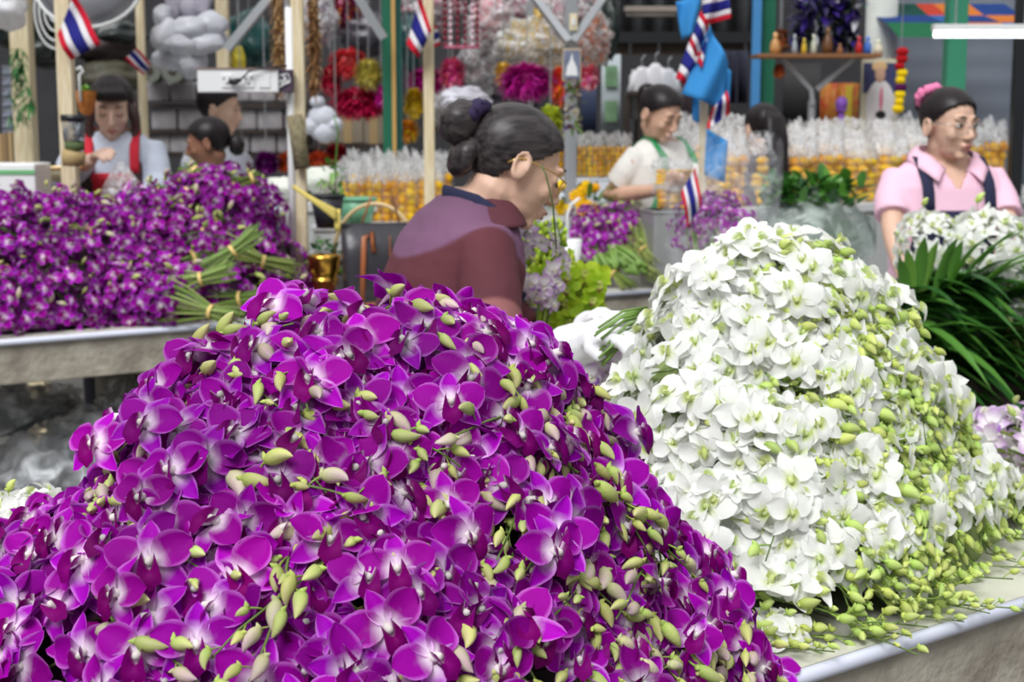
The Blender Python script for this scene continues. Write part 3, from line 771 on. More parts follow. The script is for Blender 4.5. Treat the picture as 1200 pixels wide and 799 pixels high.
def person(name, label, feet, yaw, H, skinm, head_pos, head_rot, arms, lean=0.0, wide=1.0, voxel=.005, shirt=None, hair='bun', hairm=None, eyes='open', sleeve=.55, vneck=0, trousers=True, twist=0.0, gap=0, gloves=None):
    """feet: world ground point; arms: {side(-1/+1): (elbow, wrist, palm normal, curl)} in world coords, side +1 is local +X; faces local -Y"""
    hairm = hairm or M_HAIR
    root = empty(name, feet, label, 'person', rot=(0, 0, yaw))
    MW = Matrix.Translation(V(feet)) @ Matrix.Rotation(yaw, 4, 'Z'); MI = MW.inverted()
    hip = .50 * H
    def B(p):
        p = V(p)
        if p.z <= hip: return p
        t = min(1.0, (p.z - hip) / (.34 * H)); a = lean * t * .5 if t < 1 else lean * .5
        q = V((p.x, p.y, p.z - hip)); a = lean * (.35 + .65 * t)
        r = V((q.x, q.y * cos(a) - q.z * sin(a), q.y * sin(a) + q.z * cos(a)))
        return r + V((0, 0, hip))
    T = [(.46, .165, .115, 0), (.52, .172, .122, .005), (.58, .148, .108, 0), (.63, .136, .098, 0), (.69, .150, .106, -.004), (.74, .160, .114, -.008), (.79, .160, .104, 0), (.824, .134, .084, .006), (.846, .095, .062, .010), (.864, .056, .054, .006)]
    def ring(f, grow=0, growy=None):
        for i in range(len(T) - 1):
            if f <= T[i + 1][0]:
                t = max(0, (f - T[i][0]) / (T[i + 1][0] - T[i][0]))
                g = [T[i][k] * (1 - t) + T[i + 1][k] * t for k in range(4)]; break
        else: g = list(T[-1])
        return (B((0, g[3], f * H)), g[1] * wide + grow, g[2] + (grow if growy is None else growy))
    hp = MI @ V(head_pos); HR = Euler(head_rot).to_matrix()
    k = H / 1.58
    def hd(p): return hp + HR @ (V(p) * k)
    body = MB()
    body.loft([ring(t[0]) for t in T], 20, power=2.3)
    nb = B((0, .004, .835 * H)); ht = hd((0, .022, -.055))
    body.tube([nb - V((0, 0, .02)), (nb + ht) / 2, ht, hd((0, .015, 0))], [.062 * k, .053 * k, .052 * k, .045 * k], 14)
    def E(c, r, rot=None): body.ell(hd(c), tuple(x * k for x in r), 18, 12, rot=(HR @ (rot.to_matrix() if rot else Matrix.Identity(3))).to_euler())
    E((0, .014, .032), (.073, .091, .077)); E((0, -.024, -.012), (.061, .062, .084)); E((0, -.026, -.060), (.047, .046, .042)); E((0, -.062, -.088), (.021, .018, .016))
    for s in (-1, 1):
        E((s * .034, -.058, -.024), (.024, .020, .022)); E((s * .028, -.076, .026), (.022, .011, .008))
        E((s * .029, -.071, .004), (.017, .012, .011))
        E((s * .074, .010, -.008), (.009, .018, .031), Euler((.2, s * -.15, s * .35)))
        E((s * .010, -.094, -.033), (.009, .009, .007))
    body.tube([hd((0, -.080, .016)), hd((0, -.094, -.008)), hd((0, -.103, -.028)), hd((0, -.096, -.037))], [.007 * k, .009 * k, .011 * k, .008 * k], 8)
    for s in (-1, 1):
        er = [hd((s * .083, .010 + .015 * cos(a_) + .004, -.006 + .027 * sin(a_))) for a_ in [radians(q) for q in range(-80, 200, 25)]]
        body.tube(er, .0042 * k, 6)
    E((0, -.084, -.058), (.022, .010, .011)); E((0, -.079, -.067), (.018, .010, .008))
    slv = MB()
    hands = []
    for s in (-1, 1):
        sh = B((s * .148 * wide, .006, .797 * H))
        if s in arms: el, wr, pn, curl = arms[s]; el = MI @ V(el); wr = MI @ V(wr); pn = MI.to_3x3() @ V(pn)
        else: el = sh + V((s * .05, .01, -.27)); wr = el + V((0, -.05, -.22)); pn = V((-s, 0, 0)); curl = .5
        body.tube([sh + V((-s * .03, 0, .01)), sh + V((s * .008, 0, -.01)), sh.lerp(el, .35), el, el.lerp(wr, .3), el.lerp(wr, .7), wr], [.046 * k, .046 * k, .041 * k, .035 * k, .036 * k, .029 * k, .023 * k], 12)
        hand(body, el, wr, pn, s, curl, k)
        if gloves:
            gm = MB(); hand(gm, el, wr, pn, s, curl, k, 1.28); d_ = (wr - el).normalized()
            gm.tube([wr - d_ * (.075 if s < 0 else .03), wr - d_ * .03, wr, wr + d_ * .03], [.043 * k, .040 * k, .034 * k, .034 * k], 12)
            go = gm.build('glove', gloves, root, smooth=True); bake_remesh(go, .004, 3)
        if shirt and sleeve:
            e2 = sh.lerp(el, min(1, sleeve)); base = sh.lerp(V((0, 0, sh.z)), .35)
            pp = [base, sh + V((-s * .01, 0, .006)), sh.lerp(el, sleeve * .45), e2]; rr = [.056 * k, .062 * k, .060 * k, .058 * k]
            if sleeve > 1: pp = [base, sh, sh.lerp(el, .5), el, el.lerp(wr, .5), el.lerp(wr, min(1, sleeve - 1))]; rr = [.056 * k, .062 * k, .057 * k, .050 * k, .043 * k, .035 * k]
            slv.tube(pp, rr, 16)
    for s in (-1, 1):
        a = V((s * .088, 0, .49 * H)); kn = V((s * .092, -.005, .27 * H)); an = V((s * .09, .012, .045 * H))
        body.tube([a, a.lerp(kn, .5), kn, kn.lerp(an, .35), an, an - V((0, 0, .03))], [.082, .070, .053, .052, .034, .036], 12)
        body.ell(an + V((0, -.055, -.045)), (.042, .11, .032), 12, 8)
    b = body.build('body', skinm, root, smooth=True); bake_remesh(b, voxel, 4)
    if shirt:
        sm = MB(); sm.loft([ring(t, .016, .014) for t in (.47, .52, .58, .63, .69, .74, .79, .824, .840, .853)], 24, power=2.3); sm.add(slv.v, slv.f)
        so = sm.build('shirt', shirt, root, smooth=True); bake_remesh(so, .007, 5)
        # open the neckline
        bm = bmesh.new(); bm.from_mesh(so.data); ctr = B((0, .004, .862 * H))
        kill = []
        for v_ in bm.verts:
            p = v_.co; rr_ = sqrt((p.x / .062) ** 2 + ((p.y - ctr.y) / .062) ** 2)
            if p.z > ctr.z - .05 and rr_ < 1.0: kill.append(v_)
            elif vneck and p.y < ctr.y - .02 and p.z > .857 * H - vneck - .02 and abs(p.x) < .060 * (p.z - (.857 * H - vneck - .02)) / (vneck + .02): kill.append(v_)
        bmesh.ops.delete(bm, geom=kill, context='VERTS'); bm.to_mesh(so.data); bm.free()
        sd = so.modifiers.new('cloth', 'SOLIDIFY'); sd.thickness = .004; sd.offset = -1
    if trousers:
        tm = MB(); tm.loft([ring(.455, .012), ring(.50, .016), ring(.535, .012)], 20)
        for s in (-1, 1): tm.tube([(s * .085, 0, .50 * H), (s * .09, 0, .40 * H), (s * .094, -.004, .27 * H), (s * .094, .01, .07 * H)], [.093, .088, .072, .066], 14)
        to = tm.build('trousers', trousers if trousers is not True else cloth('dark_trousers', (44, 44, 54)), root, smooth=True); bake_remesh(to, .011, 3)
    # face details
    for s in (-1, 1):
        mb = MB(); mb.tube([hd((s * .013, -.0885, .028)), hd((s * .028, -.088, .033)), hd((s * .044, -.077, .029))], [.0022 * k, .0030 * k, .0014 * k], 6); mb.build('eyebrow', hairm, root, smooth=True)
        if eyes == 'open':
            mb = MB(); mb.ell(hd((s * .029, -.0765, .004)), (.0125 * k, .0075 * k, .0058 * k), 12, 8, rot=HR.to_euler()); eo = mb.build('eye', M_EYEW, root, smooth=True)
            mb = MB(); mb.ell(hd((s * .029, -.0822, .004)), (.0055 * k, .003 * k, .0053 * k), 10, 6, rot=HR.to_euler()); mb.build('iris', M_IRIS, eo, smooth=True)
            mb = MB(); mb.tube([hd((s * .016, -.082, .0055)), hd((s * .029, -.0855, .0115)), hd((s * .043, -.077, .006))], .0016 * k, 6); mb.build('eyelid', hairm, root, smooth=True)
        else:
            mb = MB(); mb.tube([hd((s * .015, -.0820, .002)), hd((s * .029, -.0850, -.004)), hd((s * .043, -.0775, .001))], .0018 * k, 6); mb.build('eyelid', hairm, root, smooth=True)
    mb = MB()
    mb.tube([hd((-.020, -.085, -.060)), hd((-.008, -.0925, -.0565)), hd((0, -.0925, -.058)), hd((.008, -.0925, -.0565)), hd((.020, -.085, -.060))], [.0012 * k, .004 * k, .0036 * k, .004 * k, .0012 * k], 8)
    mb.tube([hd((-.018, -.084, -.063)), hd((0, -.0895, -.067)), hd((.018, -.084, -.063))], [.0012 * k, .0048 * k, .0012 * k], 8)
    mb.build('lips', M_LIP, root, smooth=True)
    # hair
    hm = MB()
    def keep(p):
        if p.y < .045 and p.z < (.070 - (p.y + .07) * .98 if p.y < .03 else -.028 - (p.y - .03) * 1.5): return False
        if p.z < -.060: return False
        return True
    n, m = 72, 56; vs = []; fs = []
    for i in range(m + 1):
        ph = pi * i / m
        for q in range(n):
            t = 2 * pi * q / n; vs.append(V((sin(ph) * cos(t) * .081, .014 + sin(ph) * sin(t) * .100, .034 + cos(ph) * .087 * (1 if cos(ph) > 0 else 1.12))))
    for i in range(m):
        for q in range(n):
            f = (i * n + q, (i + 1) * n + q, (i + 1) * n + (q + 1) % n, i * n + (q + 1) % n)
            if keep(sum((vs[x] for x in f), V()) / 4): fs.append(f)
    hm.add([hd(v) for v in vs], fs)
    ho = hm.build('hair', hairm, root, smooth=True)
    bm = bmesh.new(); bm.from_mesh(ho.data); bmesh.ops.delete(bm, geom=[v for v in bm.verts if not v.link_faces], context='VERTS'); bm.to_mesh(ho.data); bm.free()
    sd = ho.modifiers.new('thick', 'SOLIDIFY'); sd.thickness = .012; sd.offset = -1
    sb = ho.modifiers.new('soft', 'SUBSURF'); sb.levels = 1; sb.render_levels = 1
    info = dict(root=root, hd=hd, HR=HR, MI=MI, MW=MW, B=B, ring=ring, H=H, k=k, hair=ho, hairm=hairm, wide=wide)
    return info
def strands(info, parent, name, pts_list, rad, m=None):
    mb = MB()
    for pts, r in pts_list: mb.tube(pts, r, 10)
    return mb.build(name, m or info['hairm'], parent, smooth=True)
def apron(info, m, zt, zb, w0, w1, strap=True, lower=.30, label=None):
    """bib on the front (local -Y) with shoulder straps and a skirt"""
    H, ring = info['H'], info['ring']
    def front(f, a, g=.024):
        c, rx, ry = ring(f, g)
        x = max(-.97, min(.97, a)); k_ = (1 - abs(x) ** 2.3) ** (1 / 2.3)
        return V((c.x + x * rx, c.y - k_ * ry, c.z))
    mb = MB()
    mb.grid(lambda a, b: front(zt + (zb - zt) * a, (b * 2 - 1) * (w0 + (w1 - w0) * min(1, a * 1.2))), 10, 14)
    mb.grid(lambda a, b: front(zb, (b * 2 - 1) * .93) + V((0, -.012 * a, -(zb * H - lower * H) * a)), 8, 14)
    o = mb.build('apron', m, info['root'], smooth=True)
    s = o.modifiers.new('thick', 'SOLIDIFY'); s.thickness = .005
    if strap:
        for s_ in (-1, 1):
            mb = MB(); pts = []; xs = s_ * .088 * info['wide']
            for f in (zt, (zt + .79) / 2, .79, .81):
                c, rx, ry = ring(f, .030); q = min(.95, abs(xs) / rx); pts.append(V((xs, c.y - ry * (1 - q ** 2.3) ** (1 / 2.3), c.z)))
            pts += [info['B']((xs, -.03, .853 * H)), info['B']((xs * .95, .02, .859 * H)), info['B']((xs, .085, .826 * H)), info['B']((xs * .8, .13, .74 * H))]
            mb.tube(pts, .019, 8, squash=.22, side=(1, 0, 0)); mb.build('apron_strap', m, o, smooth=True)
    return o
def bun(info, c, r, parent=None, name='hair_bun', strandy=True):
    mb = MB(); hd = info['hd']
    mb.ell(hd(c), tuple(x * info['k'] for x in r), 16, 12, rot=info['HR'].to_euler(), fn=lambda p: p * (1 + .05 * sin(14 * atan2(p.z, p.x) + 40 * p.y)))
    return mb.build(name, info['hairm'], info['hair'], smooth=True)
def scrunchie(info, c, r, m, label=None, axis=(0, 1, 0), name='scrunchie', rr=.013):
    mb = MB(); hd = info['hd']; ax = V(axis).normalized(); a = ax.orthogonal().normalized(); b = ax.cross(a); pts = []; rad = []
    for i in range(41):
        t = 2 * pi * i / 40; pts.append(hd(V(c) + a * (cos(t) * r) + b * (sin(t) * r) + ax * (.005 * sin(t * 9)))); rad.append(rr * (1 + .3 * sin(t * 12)))
    mb.tube(pts, rad, 8); o = mb.build(name, m, info['hair'], smooth=True)
    if label: o['label'] = label
    return o
def glasses(info, m, label):
    hd = info['hd']; mb = MB()
    for s in (-1, 1):
        pts = []
        for i in range(21):
            t = 2 * pi * i / 20; pts.append(hd((s * .031 + cos(t) * .024, -.100 + abs(.012 * (s * .031 + cos(t) * .024) / .05), -.002 + sin(t) * .019)))
        mb.tube(pts, .0012, 6)
        mb.tube([hd((s * .055, -.092, .006)), hd((s * .074, -.060, .010)), hd((s * .081, .0, .010)), hd((s * .082, .022, .006)), hd((s * .078, .040, -.012))], [.0012, .0016, .0018, .0022, .0022], 6)
    mb.tube([hd((-.008, -.100, .002)), hd((0, -.103, .005)), hd((.008, -.100, .002))], .0012, 6)
    o = mb.build('glasses', m, info['root'], smooth=True); o['label'] = label
    return o
# --- 1. the bent woman in plum
M_SK1 = skin('skin_tan', (224, 184, 160)); M_SK2 = skin('skin_fair', (214, 172, 148)); M_SK3 = skin('skin_brown', (150, 104, 82)); M_SK4 = skin('skin_pale', (226, 190, 170))
M_GHAIR = mat('greying_hair', (26, 23, 25), .38, noise_amt=.5, scale=90, rgb2=(70, 64, 64), stretch=(1, .15, 1), spec=.3)
M_PLUM = cloth('plum_cloth', (88, 40, 52)); M_PLUM2 = cloth('mauve_cloth', (110, 72, 98)); M_NAVY = cloth('navy_cloth', (30, 34, 66))
el1 = at(578, 440, 2.72); wr1 = at(694, 400, 2.50)
P = person('person', 'person bent over in a plum top with a greying hair bun and gold glasses', (-.212, 2.97, 0), radians(112), 1.58, M_SK1,
           at(604, 196, 3.02), (radians(26), radians(4), radians(-4)), {-1: (el1, wr1, (0, .3, -1), 1.3), 1: (at(630, 420, 3.05), at(700, 384, 2.80), (0, -.2, -1), .5)},
           lean=radians(17), wide=1.0, voxel=.0045, shirt=M_PLUM, hairm=M_GHAIR, eyes='down', sleeve=.80, trousers=True, gloves=cloth('white_cotton', (232, 232, 236), .05))
B1 = P
bun(P, (0, .138, .030), (.042, .040, .046)); bun(P, (0, .105, -.025), (.044, .028, .044))
scrunchie(P, (0, .125, .052), .030, cloth('dark_violet_cloth', (40, 26, 66)), 'dark violet ruffled scrunchie', axis=(0, 1, .5))
glasses(P, M_GOLD, 'gold wire glasses'); 
# mauve yoke over the shoulders and navy apron neck strap
def yoke(info, m, name, f0, f1, grow, x0=0, x1=2 * pi):
    ring = info['ring']; mb = MB()
    def fn(a, b):
        c, rx, ry = ring(f0 + (f1 - f0) * a, grow); t = x0 + (x1 - x0) * b; ex = 2 / 2.3
        return c + V((math.copysign(abs(cos(t)) ** ex, cos(t)) * rx, math.copysign(abs(sin(t)) ** ex, sin(t)) * ry, 0))
    mb.grid(fn, 8, 48)
    o = mb.build(name, m, info['root'], smooth=True); s = o.modifiers.new('t', 'SOLIDIFY'); s.thickness = .003
    return o
so = [c for c in P['root'].children if c.name.startswith('shirt')][0]
nbp = P['B']((0, .02, .85 * 1.58))
def banded(name, c, stops):
    m, nt, b = nodes(name); N = nt.nodes; L = nt.links
    tc = N.new('ShaderNodeTexCoord'); vm = N.new('ShaderNodeVectorMath'); vm.operation = 'DISTANCE'; vm.inputs[1].default_value = tuple(c); L.new(tc.outputs['Object'], vm.inputs[0])
    rp = N.new('ShaderNodeValToRGB'); rp.color_ramp.interpolation = 'LINEAR'; el = rp.color_ramp.elements
    el[0].position = stops[0][0]; el[0].color = (*lin(stops[0][1]), 1); el[1].position = stops[-1][0]; el[1].color = (*lin(stops[-1][1]), 1)
    for p_, c_ in stops[1:-1]: q = el.new(p_); q.color = (*lin(c_), 1)
    L.new(vm.outputs['Value'], rp.inputs['Fac']); L.new(rp.outputs['Color'], b.inputs['Base Color']); b.inputs['Roughness'].default_value = .85
    nb = N.new('ShaderNodeTexNoise'); nb.inputs['Scale'].default_value = 12; L.new(tc.outputs['Object'], nb.inputs['Vector']); bp = N.new('ShaderNodeBump'); bp.inputs['Strength'].default_value = .5; bp.inputs['Distance'].default_value = .02
    L.new(nb.outputs['Fac'], bp.inputs['Height']); L.new(bp.outputs['Normal'], b.inputs['Normal'])
    return m
so.data.materials[0] = banded('banded_plum_cloth', nbp, [(0, (92, 56, 78)), (.05, (86, 44, 60)), (.06, (104, 70, 96)), (.175, (118, 80, 110)), (.182, (92, 40, 50)), (.31, (84, 36, 46)), (.318, (140, 88, 88)), (1, (130, 80, 80))])
yoke(P, M_PLUM, 'collar', .828, .862, .016)
def nape_strap(info):
    B, H = info['B'], info['H']; mb = MB()
    pts = [(-.09, -.075, .80), (-.105, -.02, .832), (-.085, .045, .845), (0, .082, .848), (.085, .045, .845), (.105, -.02, .832), (.09, -.075, .80)]
    mb.tube([B((x, y, z * H + .012)) for x, y, z in pts], .016, 8, squash=.3, side=(0, 0, 1)); o = mb.build('apron_strap', M_NAVY, info['root'], smooth=True); o['label'] = 'navy apron neck strap'
nape_strap(P); apron(P, M_NAVY, .74, .60, .55, .8, strap=False)
# gloves / white sleeves
MI = P['MI']
w2 = MI @ at(700, 384, 2.80); e2 = MI @ at(630, 420, 3.05); d2 = (w2 - e2).normalized()
mb = MB(); mb.tube([w2 - d2 * .052, w2 - d2 * .034], .032, 14, cap=False); o = mb.build('bracelet', mat('blue_beads', (90, 170, 200), .3), P['root'], smooth=True); o['label'] = 'pale blue bracelet'
# --- 2. woman in pink polo
M_PINK = cloth('pink_polo', (240, 196, 216), .05)
f2 = (at(1113, 150, 4.95).x, 4.98, 0)
P = person('person', 'person in a pink polo shirt and navy apron with a pink hair ribbon, standing right', f2, radians(6), 1.60, M_SK1,
           at(1113, 147, 4.93), (radians(4), 0, radians(20)), {-1: (at(1046, 268, 4.86), at(1062, 330, 4.70), (1, 0, 0), .7), 1: (at(1182, 270, 4.86), at(1172, 330, 4.70), (-1, 0, 0), .7)},
           wide=1.14, voxel=.005, shirt=M_PINK, sleeve=.72, vneck=.085)
bun(P, (0, .118, .062), (.040, .034, .040))
scrunchie(P, (-.020, .085, .088), .034, cloth('pink_ribbon', (236, 130, 176), .05), 'pink ribbon bow', axis=(0, 1, .8))
glasses(P, mat('silver_wire', (190, 186, 180), .3, metal=1), 'thin silver wire glasses')
apron(P, M_NAVY, .752, .60, .60, .86, lower=.35)
def polo_collar(info, m):
    B, H = info['B'], info['H']; o = None
    for s in (-1, 1):
        mb = MB()
        a = [(0, .070, .858), (s * .055, .045, .856), (s * .070, 0, .848), (s * .055, -.045, .838), (s * .026, -.078, .812)]
        b_ = [(0, .095, .835), (s * .082, .062, .832), (s * .106, 0, .822), (s * .092, -.064, .806), (s * .060, -.112, .782)]
        A = [B((x * 1.12 * info['wide'], y * 1.12, z * H + .030)) for x, y, z in a]; Bb = [B((x * 1.06 * info['wide'], y * 1.2, z * H + .040)) for x, y, z in b_]
        def fn(u, v):
            q = u * 4; i = min(3, int(q)); t = q - i
            return A[i].lerp(A[i + 1], t).lerp(Bb[i].lerp(Bb[i + 1], t), v) + V((0, 0, .006 * sin(pi * v)))
        mb.grid(fn, 12, 4)
        o = mb.build('collar', m, info['root'], smooth=True); sd = o.modifiers.new('t', 'SOLIDIFY'); sd.thickness = .004
polo_collar(P, M_PINK)
# --- 3. woman in green apron
M_WSHIRT = cloth('white_tee', (228, 226, 220), .05); M_GAPR = cloth('green_cloth', (42, 150, 88), .08)
f3 = (at(768, 150, 6.8).x, 6.85, 0)
P = person('person', 'person in a white T-shirt and green apron looking down at a bag of marigolds', f3, radians(38), 1.64, M_SK2,
           at(774, 134, 6.72), (radians(24), 0, radians(4)), {-1: (at(714, 230, 6.78), at(776, 222, 6.44), (0, 0, 1), .9), 1: (at(816, 232, 6.62), at(800, 220, 6.42), (0, 0, 1), .9)},
           lean=radians(6), voxel=.006, shirt=M_WSHIRT, sleeve=.66, eyes='down', trousers=cloth('jeans', (60, 66, 84)))
bun(P, (0, .110, .052), (.040, .036, .038))
apron(P, M_GAPR, .74, .60, .55, .86, lower=.30)
# --- 4. girl with long hair
M_GSH = cloth('grey_blue_shirt', (196, 204, 220), .06); M_RED = cloth('red_cloth', (196, 30, 52), .08)
f4 = (at(133, 150, 6.22).x, 6.24, 0)
P = person('person', 'person with long dark hair in a pale shirt and red apron, behind the posts', f4, radians(8), 1.69, M_SK4,
           at(131, 126, 6.16), (radians(20), 0, radians(4)), {-1: (at(76, 212, 6.15), at(108, 186, 5.95), (.6, 0, -1), 1.0), 1: (at(186, 218, 6.15), at(165, 235, 5.95), (-.5, 0, -1), .9)},
           lean=radians(4), voxel=.006, shirt=M_GSH, sleeve=1.75, eyes='down', vneck=.03)
apron(P, M_RED, .755, .60, .50, .86, lower=.35)
M_BHAIR = mat('dark_brown_hair', (40, 24, 24), .4, noise_amt=.4, scale=30, rgb2=(66, 34, 34), stretch=(1, 1, .15))
hd = P['hd']
def locks(info, sidef, z1, m, parent, name='long_hair', y=-.02, w=.036):
    hd = info['hd']; L = []
    for i in range(9):
        a = i / 8; s = sidef
        top = hd((s * (.050 + .028 * a), -.030 + .05 * a, .052))
        mid = hd((s * (.082 + .004 * a), -.028 + .06 * a, -.05)); c = hd((s * (.078 + .015 * a), -.04 + .07 * a, -.13))
        c = V((c.x, min(c.y, -.085 + .02 * a), c.z)); e_ = V((c.x + s * .010 * a, -.165 + .02 * a, z1 + .03 * sin(i * 2.1)))
        L.append(([top, mid, c, (c + e_) / 2 + V((s * .004, -.020, .02)), e_], [.008, .015, .017, .016, .005]))
    return strands(info, parent, name, L, None, m)
locks(P, 1, 1.12, M_BHAIR, P['hair']); locks(P, -1, 1.16, M_BHAIR, P['hair'])
strands(P, P['hair'], 'fringe', [([hd((x * .5, -.05, .108)), hd((x * .9, -.085, .085)), hd((x, -.094, .050 + abs(x) * .12))], [.006, .009, .004]) for x in (-.055, -.044, -.033, -.022, -.011, 0, .011, .022, .033, .044, .055)], None)
# --- 5. woman with low bun, in profile
M_MSH = cloth('mint_shirt', (176, 214, 214), .06)
f5 = (at(262, 170, 6.5).x, 6.55, 0)
P = person('person', 'person with a low black ponytail bent in profile behind the peak of the purple bundles', f5, radians(-84), 1.46, M_SK3,
           at(243, 168, 6.5), (radians(12), 0, radians(-6)), {}, lean=radians(10), voxel=.006, shirt=M_MSH, sleeve=.6, eyes='down')
bun(P, (0, .128, -.035), (.034, .038, .048))
# --- 6. man behind her
f6 = (at(236, 170, 7.35).x, 7.4, 0)
P = person('person', 'person with short black hair in a white sleeveless top, below the power sockets', f6, radians(60), 1.62, M_SK1,
           at(258, 128, 7.35), (radians(8), 0, radians(24)), {}, lean=radians(12), voxel=.007, shirt=cloth('white_vest', (206, 210, 222), .06), sleeve=.12, wide=1.12)
# --- 7. woman with her back turned
M_FSH = cloth('dark_top', (60, 40, 52))
f7 = (at(893, 160, 7.0).x, 7.05, 0)
P = person('person', 'person seen from behind with a long black ponytail, right of the flag pole', f7, radians(200), 1.56, M_SK1,
           at(893, 152, 7.0), (radians(10), 0, 0), {}, voxel=.007, shirt=M_FSH, sleeve=.2)
hd = P['hd']
strands(P, P['hair'], 'ponytail', [([hd((x * .6, .095, .060)), hd((x, .125, .02)), hd((x * 1.2, .125, -.08)), hd((x * 1.1, .115, -.20)), hd((x * .6, .11, -.27))], [.018, .026, .026, .020, .006]) for x in (-.026, -.009, .009, .026)], None)
# ---------------------------------------------------------------- things round the stalls
def thing(name, u, v, Y, label, cat, group=None, rz=0):
    return empty(name, at(u, v, Y), label, cat, group, rot=(0, 0, rz))
M_CLEAR = plastic_mat('clear_film', opac=.10)
M_CLEAR0 = plastic_mat('smooth_film', opac=.07)
M_CLEAR2 = plastic_mat('crinkled_film', (246, 248, 250), opac=.42, wr=26)
M_MILKY = plastic_mat('milky_film', (236, 240, 244), opac=.75, wr=9, rough=.3)
M_MARI = petal_mat('marigold', rough=.7, trans=.15, var=.12, hue=.012, bump=.4, bscale=120)
def blob(c, r, n=20, m=14, amp=.15, fr=6, seed=0):
    b = MB()
    def f(p):
        q = V((p.x / r[0], p.y / r[1], p.z / r[2]))
        return p * (1 + amp * noise.noise(q * fr * .5 + V((seed, 0, 0))))
    b.ell(c, r, n, m, fn=f); return b
# posts
def nailed(p, v): pass
P80 = post('wooden_post', 78, 100, 5.75, pw(17, 5.75), M_WOOD, 'pale wooden post carrying the flag and green cup holder, rising out of the purple bundles', z0=CT)
P27 = post('wooden_post', 28, 100, 7.0, pw(22, 7.0), M_WOOD, 'thick wooden post at far left with a green tinsel garland')
P168 = post('wooden_post', 167, 100, 6.9, pw(9, 6.9), M_WOOD, 'thin pale wooden post behind the long-haired girl')
P350 = post('wooden_post', 351, 150, 5.9, pw(14, 5.9), M_WOOD, 'pale wooden post at the right end of the power socket box', z0=CT)
P502 = post('wooden_post', 503, 150, 6.15, pw(12, 6.15), M_WOOD, 'slim pale wooden post just left of the bent woman', z0=CT)
P260 = post('wooden_post', 261, 30, 7.6, pw(14, 7.6), M_WOOD, 'wooden post behind the hanging white plastic bags', z0=0)
PG = post('green_post', 455, 50, 7.3, pw(13, 7.3), M_GREEN, 'dark green painted post between the crimson and yellow tassels')
PT = post('green_post', 466, 50, 7.38, pw(9, 7.38), M_TEAL, 'teal grey post touching the dark green one')
mb = MB(); mb.box((.028, -.05, 1.5), (.018, .012, 2.4)); mb.build('bamboo_strip', mat('bamboo', (196, 156, 88), .6), PG)
PP = post('wooden_post', 669, 100, 6.7, pw(14, 6.7), M_GREY, 'grey post with a framed picture and small garland, above the bagged marigolds', z0=0)
PF = post('flag_pole', 825, 120, 5.8, pw(9, 5.8), M_WOOD, 'wooden pole hung with blue and striped flags', z0=CT, ztop=2.6)
PGR = post('green_post', 1118, 80, 7.9, pw(22, 7.9), mat('sea_green_paint', (54, 142, 110), .45), 'sea green post under the fluorescent lamp')
PBL = post('steel_post', 886, 60, 8.8, pw(10, 8.8), mat('sky_blue_paint', (70, 140, 200), .5), 'sky blue post beside the altar shelf')
PGN = post('green_post', 900, 60, 8.9, pw(14, 8.9), M_GREEN, 'green post just right of the sky blue post')
PDK = post('steel_post', 1194, 100, 7.7, pw(14, 7.7), M_BLACK, 'black post at the right edge of the grey shutter')
PCOL = post('round_column', 1032, 60, 8.7, pw(36, 8.7), mat('white_column', (206, 210, 204), .7, noise_amt=.1), 'thick white column behind the altar shelf', shape='round', cat='column')
PLF = post('steel_post', 622, 30, 8.2, .03, M_GREY, 'thin grey post among the hanging plastic bags')
# conduit on P350
mb = MB(); x0 = -pw(9, 5.9)
mb.tube([(x0, -.02, .02), (x0, -.02, 1.1)], pw(4.5, 5.9), 8); mb.tube([(x0 - .008, -.02, 1.10), (x0 - .008, -.02, 1.9)], pw(3, 5.9), 8); mb.build('conduit', M_WHITE, P350, smooth=True)
mb = MB(); mb.tube([(.015, -.055, .50), (.0, -.055, .62), (-.012, -.05, .70)], .030, 10); mb.build('rope_wrapping', mat('sacking', (150, 140, 110), .9, noise_amt=.4, scale=40, bump=.6), P350, smooth=True)
# brackets
def bar(name, a, b, w, m, label, cat='bracket'):
    a, b = V(a), V(b); mb = MB(); mb.tube([V((0, 0, 0)), b - a], w, 4); o = mb.build(name, m, smooth=False); o.location = a
    return tag(o, label, cat)
bar('steel_brace', at(266, 58, 7.0), at(322, -10, 7.0), .026, M_GREY, 'grey diagonal steel strut beside the white plastic bags')
bar('steel_brace', at(418, -6, 7.1), at(450, 45, 7.1), .026, M_GREY, 'grey diagonal steel strut above the crimson tassels')
bar('steel_brace', at(626, -4, 6.8), at(667, 50, 6.6), .022, M_GREY, 'grey diagonal strut on the left side of the picture post')
bar('steel_brace', at(708, -4, 6.8), at(671, 50, 6.6), .022, M_GREY, 'grey diagonal strut on the right side of the picture post')
# flags
def flag(pts_fn, nu, nv, kind, label, group=None, cat='flag'):
    mb = MB()
    RD, WHT, BL, SK = lin((214, 36, 62)), lin((238, 236, 240)), lin((44, 46, 140)), lin((70, 160, 226))
    def cf(a, b):
        if kind == 'sky': return SK
        q = b * 6
        return RD if q < 1 or q > 5 else (WHT if q < 2 or q > 4 else BL)
    # separate strips keep crisp edges
    if kind == 'sky': mb.cur = SK; mb.grid(pts_fn, nu, nv)
    else:
        for lo, hi, c in ((0, 1, RD), (1, 2, WHT), (2, 4, BL), (4, 5, WHT), (5, 6, RD)):
            mb.cur = c; mb.grid(lambda a, b: pts_fn(a, (lo + (hi - lo) * b) / 6), nu, 4)
    o = mb.build('flag', M_FLAG, smooth=True, col=True)
    s = o.modifiers.new('t', 'SOLIDIFY'); s.thickness = .0015
    return tag(o, label, cat, group)
M_FLAG = petal_mat('flag_cloth', rough=.8, trans=.3, var=.0, hue=.0, bump=.1)
